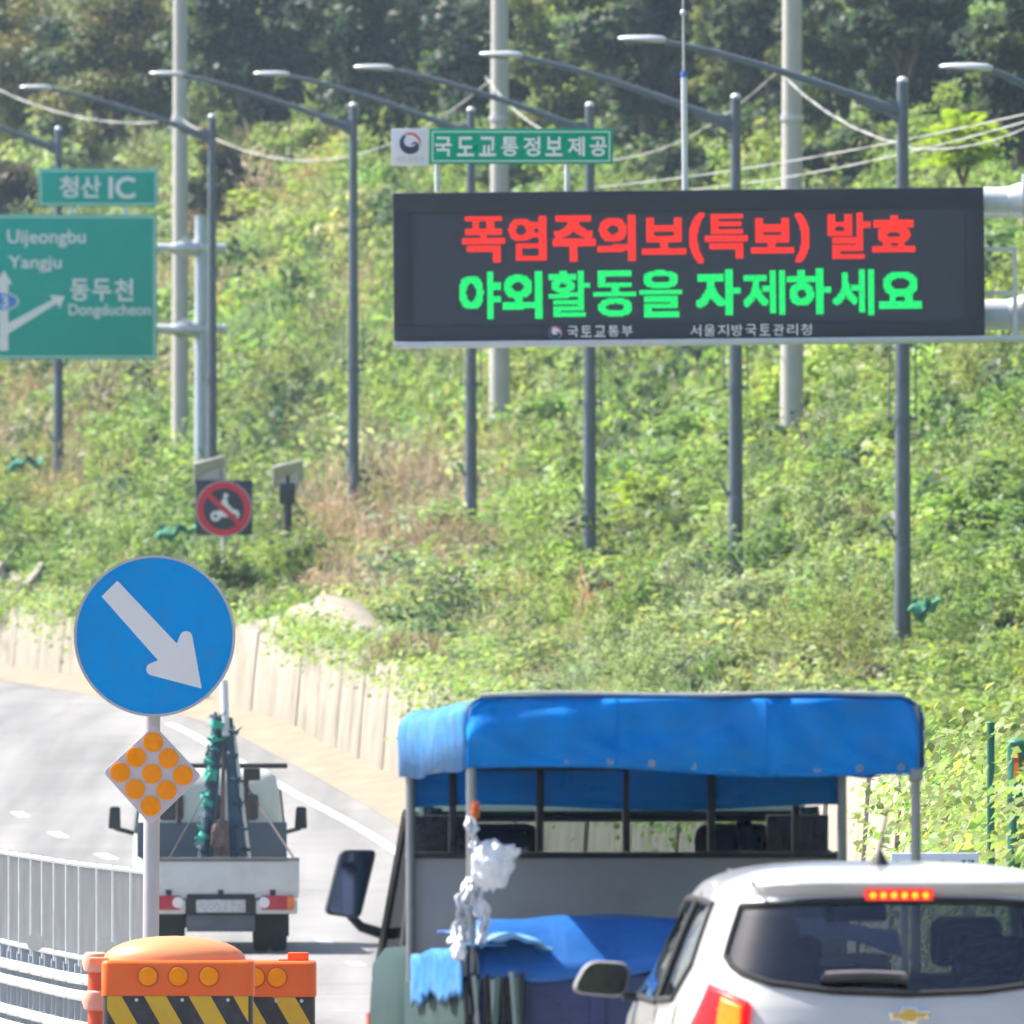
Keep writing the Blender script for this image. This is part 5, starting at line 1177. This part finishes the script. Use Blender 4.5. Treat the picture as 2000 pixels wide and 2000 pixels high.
dv, tv = nearest(xv, Dv); keep = dv > 1.6
xv, Dv, dv, pxv = xv[keep], Dv[keep], dv[keep], pxv[keep]; zv = TZ(xv, Dv); pyv = 1000-zv*FPX/Dv
for x, y, z, px, py, d in zip(xv, Dv, zv, pxv, pyv, dv):
    if py < -200 or py > 1850: continue
    wz, tint = zone(px, py); ks_ = list(wz); sp = rng.choice(ks_, p=np.array([wz[k] for k in ks_])/sum(wz.values()))
    f = np.clip(y/400, .42, 1.2); sz = f*(rng.uniform(.6,1.2) if rng.random() < .82 else rng.uniform(1.2,1.75)); c = (x, y, z-.08); lo = .5 if d < 3.2 else (.72 if d < 9 else .95)
    if d < 2.4 and 150 < y < 200: continue
    if d < 2.2 and 342 < y < 351: continue
    wob = np.array([rng.uniform(.85,1.15),1,rng.uniform(.7,1.3)])*rng.uniform(.72,1.25)
    if sp == 'broad': put('under', rng.integers(0,5), c, (sz*.95, sz*.95, sz*1.05*lo), np.array(tint)*wob)
    elif sp == 'vine': put('under', rng.integers(5,8), c, (sz*1.15, sz*1.15, sz*.75*lo), np.array(LIGHT if rng.random() < .65 else MID)*wob)
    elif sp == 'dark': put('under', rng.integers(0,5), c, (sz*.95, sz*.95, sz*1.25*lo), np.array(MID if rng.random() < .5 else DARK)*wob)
    elif sp == 'wispy': put('wispy', rng.integers(0,3), c, (sz*.95, sz*.95, sz*1.0*lo), np.array(GREY if rng.random() < .7 else STRAW)*wob)
    else: put('dry', rng.integers(0,3), c, (sz*1.0, sz*1.0, sz*1.15*lo), np.array(TAN)*wob)
LX = [(r_[0], r_[1]) for r_ in lamp_rows] + [(352,530),(976,497),(1547,400),(394,480),(437,384)]
for cl_ in range(140):
    D0 = rng.uniform(290, 540); p0 = rng.uniform(0, 2000); tq = [LIGHT,GREY,MID,OLIVE,LIGHT,GREY][rng.integers(6)]
    for _ in range(rng.integers(3,8)):
        y = D0+rng.normal()*4; px = p0+rng.normal()*55; x = (px-1000)*y/FPX; d = nearest(x, y)[0][0]
        if d < 3 or (d < 3.4 and 335 < y < 356) or any(abs(px-a) < 60 and y < b_+1 and y > b_-70 for a, b_ in LX): continue
        sz = rng.uniform(.9,1.7)*y/420; zz = float(TZ(x, y)[0]); py = 1000-zz*FPX/y
        if 600 < px < 990 and 940 < py < 1230: put('dry', rng.integers(0,3), (x, y, zz-.1), (sz*.85, sz*.85, sz*1.05), np.array(TAN)*rng.uniform(.8,1.1)); continue
        put('under', rng.integers(8,11), (x, y, zz-.1), (sz*.85, sz*.85, sz*1.1), np.array(tq)*rng.uniform(.75,1.2))
def scatter(name, kind, label, cat):
    pts = PT[kind]; me = bpy.data.meshes.new(name); N = len(pts); me.vertices.add(N)
    me.vertices.foreach_set('co', np.array([p[0] for p in pts], np.float32).ravel())
    a = me.attributes.new('rot', 'FLOAT_VECTOR', 'POINT'); a.data.foreach_set('vector', np.array([(0,0,p[1]) for p in pts], np.float32).ravel())
    a = me.attributes.new('scl', 'FLOAT_VECTOR', 'POINT'); a.data.foreach_set('vector', np.array([p[2] for p in pts], np.float32).ravel())
    a = me.attributes.new('tint_i', 'FLOAT_COLOR', 'POINT'); a.data.foreach_set('color', np.array([(*p[3],1) for p in pts], np.float32).ravel())
    a = me.attributes.new('idx', 'INT', 'POINT'); a.data.foreach_set('value', np.array([p[4] for p in pts], np.int32))
    o = bpy.data.objects.new(name, me); col.objects.link(o)
    ng = bpy.data.node_groups.new(name, 'GeometryNodeTree'); ng.interface.new_socket('Geometry', in_out='INPUT', socket_type='NodeSocketGeometry'); ng.interface.new_socket('Geometry', in_out='OUTPUT', socket_type='NodeSocketGeometry')
    n = ng.nodes; L = ng.links; gi = n.new('NodeGroupInput'); go = n.new('NodeGroupOutput'); iop = n.new('GeometryNodeInstanceOnPoints'); jn = n.new('GeometryNodeJoinGeometry')
    for pr in PR[kind][::-1]:
        oi = n.new('GeometryNodeObjectInfo'); oi.inputs['Object'].default_value = pr; oi.inputs['As Instance'].default_value = True; L.new(oi.outputs['Geometry'], jn.inputs[0])
    def na(nm, tp): q_ = n.new('GeometryNodeInputNamedAttribute'); q_.data_type = tp; q_.inputs['Name'].default_value = nm; return q_
    L.new(gi.outputs[0], iop.inputs['Points']); L.new(jn.outputs[0], iop.inputs['Instance']); iop.inputs['Pick Instance'].default_value = True
    er = n.new('FunctionNodeEulerToRotation'); L.new(na('rot','FLOAT_VECTOR').outputs[0], er.inputs[0]); L.new(er.outputs[0], iop.inputs['Rotation'])
    L.new(na('scl','FLOAT_VECTOR').outputs[0], iop.inputs['Scale']); L.new(na('idx','INT').outputs[0], iop.inputs['Instance Index'])
    L.new(iop.outputs[0], go.inputs[0])
    md = o.modifiers.new('scatter', 'NODES'); md.node_group = ng
    return stuff(o, label, cat)
scatter('undergrowth', 'under', 'tangled green leafy undergrowth covering the slope behind the wall', 'undergrowth')
scatter('tall_grass', 'wispy', 'pale grey green grasses and weeds between the bushes on the slope', 'grass')
scatter('dry_brush', 'dry', 'withered tan brush in patches on the slope', 'dry brush')
SP = Leaves()
# leaves spilling over the wall top, thicker towards the camera and near the picture's right
for k in range(640):
    t_ = (rng.uniform(190, 341) if k % 2 else rng.uniform(350, 470)) if k < 430 else rng.uniform(108, 150)
    hgt = float(WH(t_)); near_ = t_ < 150
    c = wall_pt(t_, WALL_D+.30, hgt+.05); c = np.array(c); N = 60
    p = rng.normal(size=(N,3))*np.array([.22,.6,.16]); ln = rng.random(N)**2*(1.3 if near_ and rng.random() < .8 else rng.choice([.2,.5,.9], p=[.5,.35,.15]) if t_ < 320 or t_ > 385 else .25)
    p[:,0] -= np.minimum(ln, .25)*1.2; p[:,2] -= np.maximum(ln-.15, 0)
    f = .6 if near_ else .85
    SP.quads(c+p, rng.uniform(.09,.15,N)*f, rng.uniform(.06,.10,N)*f, .3, jit(np.array(LIGHT if rng.random() < .7 else MID)*rng.uniform(.75,1.2), N), np.tile(np.array([-1.,-.3,.2]), (N,1)), .8, .3)
stuff(SP.build('trailing_vines', m_leaf), 'green trailing vines spilling over the top of the concrete wall', 'vines')

def shrub(label, px, py, r, h, tint, kind='broad', n=900, L=.13, W=.08, cat='shrub', name='shrub', lift=0, D=None, group='shrubs standing out on the slope'):
    g = hit(px, py) if D is None else Vector(((px-1000)*D/FPX, D, (1000-py)*D/FPX))
    t_ = thing(name, label, cat, g, group=group); lv = Leaves()
    if kind == 'broad':
        for q in range(14):
            c, v = dome(1, r*.75, h*.8); cc = c[0]; N = n//14; p, v = dome(N, r*.42, h*.36); p[:,2] -= h*.12
            lv.quads(cc+p, rng.uniform(.8,1.2,N)*L, rng.uniform(.8,1.2,N)*W, .3, jit(np.array(tint)*rng.uniform(.8,1.2), N), v, .7, .2)
    elif kind == 'dry':
        p, v = dome(n, r, h, 1.5); lv.quads(p, rng.uniform(.6,1.6,n)*L, rng.uniform(.7,1.3,n)*W, 0, jit(tint, n, .18, .07), dirs=v*.8+np.array([0,0,.6]))
    elif kind == 'frond':
        for q in range(n):
            a = rng.uniform(0, 6.28); el = rng.uniform(.25,1.25); base = np.array([0,0,h*rng.uniform(.15,.75)]); ln = r*rng.uniform(.75,1.1)
            dr = np.array([math.cos(a)*math.cos(el), math.sin(a)*math.cos(el), math.sin(el)]); M_ = 15
            uu = np.linspace(.12,1,M_); pts = base+dr*ln*uu[:,None]; pts[:,2] -= .42*ln*uu**2
            sd_ = np.cross(dr, [0,0,1.]); sd_ /= np.linalg.norm(sd_)+1e-9
            for sg in (-1, 1):
                l_ = L*np.sin(np.pi*np.clip(uu*.85+.12,0,1))**.7; off = pts+sg*sd_*(l_*.5)[:,None]
                lv.quads(off, l_, W, 1.6, jit(np.array(tint)*rng.uniform(.85,1.15), M_, .12, .06), dirs=np.tile(sg*sd_+dr*.35, (M_,1)), droop=.15)
    lv.build('crown', m_dry if kind == 'dry' else m_leaf, t_)
    st = MB()
    for k in range(4):
        a = k*1.6+.4; st.tube([(0,0,-.1),(r*.2*math.cos(a),r*.2*math.sin(a),h*.4),(r*.4*math.cos(a+.3),r*.4*math.sin(a+.3),h*.75)], [.03,.02,.008], 6)
    st.build('stems', m_stem, t_)
    return t_
shrub('bright yellow green feathery shrub left of the second lamp post from the right', 1265, 1075, .85, 1.05, LIME, 'frond', 46, .22, .055)
shrub('feathery pale green fern-like shrub among the dry brush', 815, 1165, .75, .75, LIGHT, 'frond', 26, .24, .04)
shrub('light green rounded bush under the no-motorcycle sign on its right', 500, 1180, .95, 1.1, (.19,.24,.055), n=1500, L=.10, W=.05)
shrub('mid green bush hiding the foot of the no-motorcycle sign', 440, 1145, .75, 1.0, (.17,.24,.07), n=1500, L=.10, W=.06, D=377)
shrub('pale green bush in front of the solar panel post', 572, 1130, .8, 1.25, (.22,.29,.09), n=1600, L=.10, W=.05, D=385)
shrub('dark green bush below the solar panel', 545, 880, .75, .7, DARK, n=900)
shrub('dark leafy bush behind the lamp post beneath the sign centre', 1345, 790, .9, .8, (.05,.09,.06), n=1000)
shrub('dark green bush right beside the round blue sign', 450, 1245, .6, .95, MID, n=1100, L=.10)
shrub('tan dry bush in the middle of the slope above the pale soil', 690, 1075, 1.0, .85, TAN, 'dry', 1700, .22, .022)
shrub('larger tan dry bush left of the lamp post third from the right', 870, 1130, 1.15, 1.0, (.34,.235,.15), 'dry', 2200, .24, .022)
shrub('small tan dry bush low beside the truck canopy left corner', 800, 1310, .8, .55, (.30,.24,.15), 'dry', 1300, .2, .02)
shrub('dry reddish tan bush at the far left above the round sign', 85, 990, .9, .9, (.30,.22,.14), 'dry', 1500, .2, .024)
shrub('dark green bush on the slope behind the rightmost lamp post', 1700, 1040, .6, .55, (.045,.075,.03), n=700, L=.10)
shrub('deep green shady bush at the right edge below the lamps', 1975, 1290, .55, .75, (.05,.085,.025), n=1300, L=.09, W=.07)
shrub('pale grey green bush low on the slope under the middle lamps', 1180, 1220, .8, .7, GREY, n=1400, L=.10, W=.03)
shrub('dark twiggy bush left of the round blue sign at the wall end', 190, 1265, .7, .7, (.06,.085,.04), n=900, L=.09)

def tree(label, px, py, D, rpx, rpy, tint, n=8000, L=.17, W=.10, trunk=.16, name='broadleaf_tree', group='trees on the hilltop', var=.35, cl=44, base=None):
    gpt = hit(px, py+rpy*.95, 330, 700); D = gpt.y+1.5; s = D/FPX; c = P(px, py, D); zb = float(TZ(c.x, D)[0]); rx_, rz_ = rpx*s, rpy*s
    zb = min(zb, c.z - rz_*.6)
    t_ = thing(name, label, 'tree', (c.x, D, zb), group=group); cz = c.z-zb; lv = Leaves()
    v = rng.normal(size=(cl,3)); v /= np.linalg.norm(v, axis=1)[:,None]; rad = rng.random(cl)**.5; cc = v*rad[:,None]*np.array([rx_, rx_*.8, rz_])*.86+np.array([0,0,cz]); 
    for q in range(cl):
        N = n//cl; rr_ = rx_*rng.uniform(.20,.34); p = rng.normal(size=(N,3)); nn = np.linalg.norm(p, axis=1)[:,None]; vv = p/nn; p = vv*(rng.random((N,1))**.45)*rr_; p[:,2] *= .62
        tq = np.array(tint[rng.integers(len(tint))])*rng.uniform(1-var, 1+var)
        lv.quads(cc[q]+p, rng.uniform(.75,1.25,N)*L, rng.uniform(.75,1.25,N)*W, .3, jit(tq, N, .2, .08), vv, .5, .25)
    lv.build('crown', m_leaf, t_)
    tb = MB(); lean = random.uniform(-.4,.4)
    tb.tube([(0,0,-.5),(lean*.3,0,cz*.35),(lean,.1,cz*.75),(lean*1.2,0,cz+rz_*.45)], [trunk*1.3,trunk,trunk*.7,trunk*.2], 10)
    tb.build('trunk', m_bark, t_)
    lb_ = MB()
    for q in range(0, cl, 4):
        e_ = Vector(cc[q]); u = random.uniform(.35,.8); st = Vector((lean*u, 0, max(.3, min(e_.z*.8, cz*u)))); lb_.tube([st, st.lerp(e_,.5)+Vector((0,0,.15)), e_], [trunk*.45,trunk*.28,.015], 6)
    lb_.build('limbs', m_bark, t_)
    return t_
DG=[(.075,.115,.045),(.055,.085,.042),(.12,.15,.05)]; OL=[(.17,.175,.055),(.21,.18,.065),(.11,.13,.05)]; YO=[(.24,.26,.07),(.19,.22,.06),(.11,.14,.05)]; VD=[(.045,.07,.045),(.065,.095,.05)]
for a in [
 ('olive brown tree in the top left corner', 40, 110, 600, 200, 240, OL),
 ('yellowing olive tree left of the leftmost utility pole', 240, 150, 610, 180, 230, OL),
 ('mottled olive tree right of the leftmost utility pole', 500, 110, 615, 170, 220, OL+DG),
 ('dark green tree above the lamp standing clear between the signs', 680, 70, 640, 150, 190, DG),
 ('very dark tree at the top left of the middle utility pole', 850, 40, 650, 150, 170, VD),
 ('yellow green tree right of the middle utility pole', 1085, 150, 560, 150, 210, YO),
 ('light olive tree around the lightning rod', 1270, 130, 530, 150, 220, YO+DG),
 ('dark green tree just left of the thick utility pole', 1450, 110, 510, 130, 220, DG+YO),
 ('deep green tree right of the thick utility pole', 1640, 130, 490, 150, 230, VD+DG),
 ('deep green tree above the lamp head at the right edge', 1830, 80, 480, 150, 210, DG),
 ('dark tree filling the top right corner', 1990, 170, 475, 120, 260, VD+DG),
 ('shady tree just above the right part of the message sign', 1400, 330, 545, 150, 110, DG),
 ('brown leaved tree behind the small junction name sign', 30, 400, 585, 120, 130, [(.09,.08,.05),(.06,.07,.035)]),
 ('dark leafy tree between the leftmost pole and the clear lamp', 430, 360, 575, 90, 130, DG+OL),
 ('olive tree behind the header sign', 1010, 330, 585, 110, 110, YO+DG),
 ('shady tree above the right end of the message sign', 1680, 330, 500, 130, 110, VD+DG)]: tree(*a)
tree('slender lime green tree between the clear lamp and the header sign', 870, 190, 560, 70, 105, [LIME,(.20,.24,.06)], 3500, .15, .07, .07, 'lime_tree', cl=26, var=.2)
tree('pale green tree on the bright slope above the clear lamp', 600, 280, 575, 110, 90, [LIGHT,GREY,STRAW], 4500, .14, .08, .08, 'lime_tree', cl=30, var=.2)
shrub('bright lime sapling with feathery leaves above the message sign right end', 1880, 350, 1.05, .95, LIME, 'frond', 42, .26, .07, 'sapling', 'sapling', D=392, group='trees on the hilltop')
for k in range(9):
    px = -60+k*265; tree('dark background tree at the crest, %s' % ['far left','above the left sign','left of the lime tree','above the clear lamp','behind the middle pole','behind the lightning rod','left of the thick pole','right of the thick pole','far right'][k], px, 60+30*(k % 2), 690, 190, 300, VD, 5000, .26, .17, .2, cl=40)

# torn green netting caught in the plants
for i, (px, py, D, w_, h_, lab) in enumerate([(1805,1185,285,.15,.10,'torn green netting on the bank behind the rightmost lamp post'),(345,1040,385,.3,.10,'scrap of green netting left of the no-motorcycle sign'),(50,905,470,.3,.14,'scrap of green netting at the far left of the slope')]):
    def nf(u, v): return ((u-.5)*w_*2+.05*math.sin(v*7), .08*math.sin(u*9+v*5), -v*h_*2*(.7+.4*math.sin(u*5+i))+.05*math.sin(u*14))
    o = sheet(MB(), nf, 16, 10).build('green_netting', mat('torn_net_green', (.05,.24,.15), .7, var=.25, vscale=9), solid=.01); o.location = P(px, py-10, D); tag(o, lab, 'netting', 'scraps of green netting')

# ------------------------------------------------------------------ summer haze
hz = bpy.data.materials.new('summer_haze'); hz.use_nodes = True; n = hz.node_tree.nodes; n.remove(n['Principled BSDF'])
pv = n.new('ShaderNodeVolumePrincipled'); pv.inputs['Color'].default_value = (.62,.80,1.0,1); pv.inputs['Density'].default_value = .00011; pv.inputs['Anisotropy'].default_value = .25
hz.node_tree.links.new(pv.outputs[0], n['Material Output'].inputs['Volume'])
hb_ = MB().box(-330,330,-60,960,-8,70).build('haze', hz); stuff(hb_, 'thin pale summer haze over the whole road and hillside', 'haze')
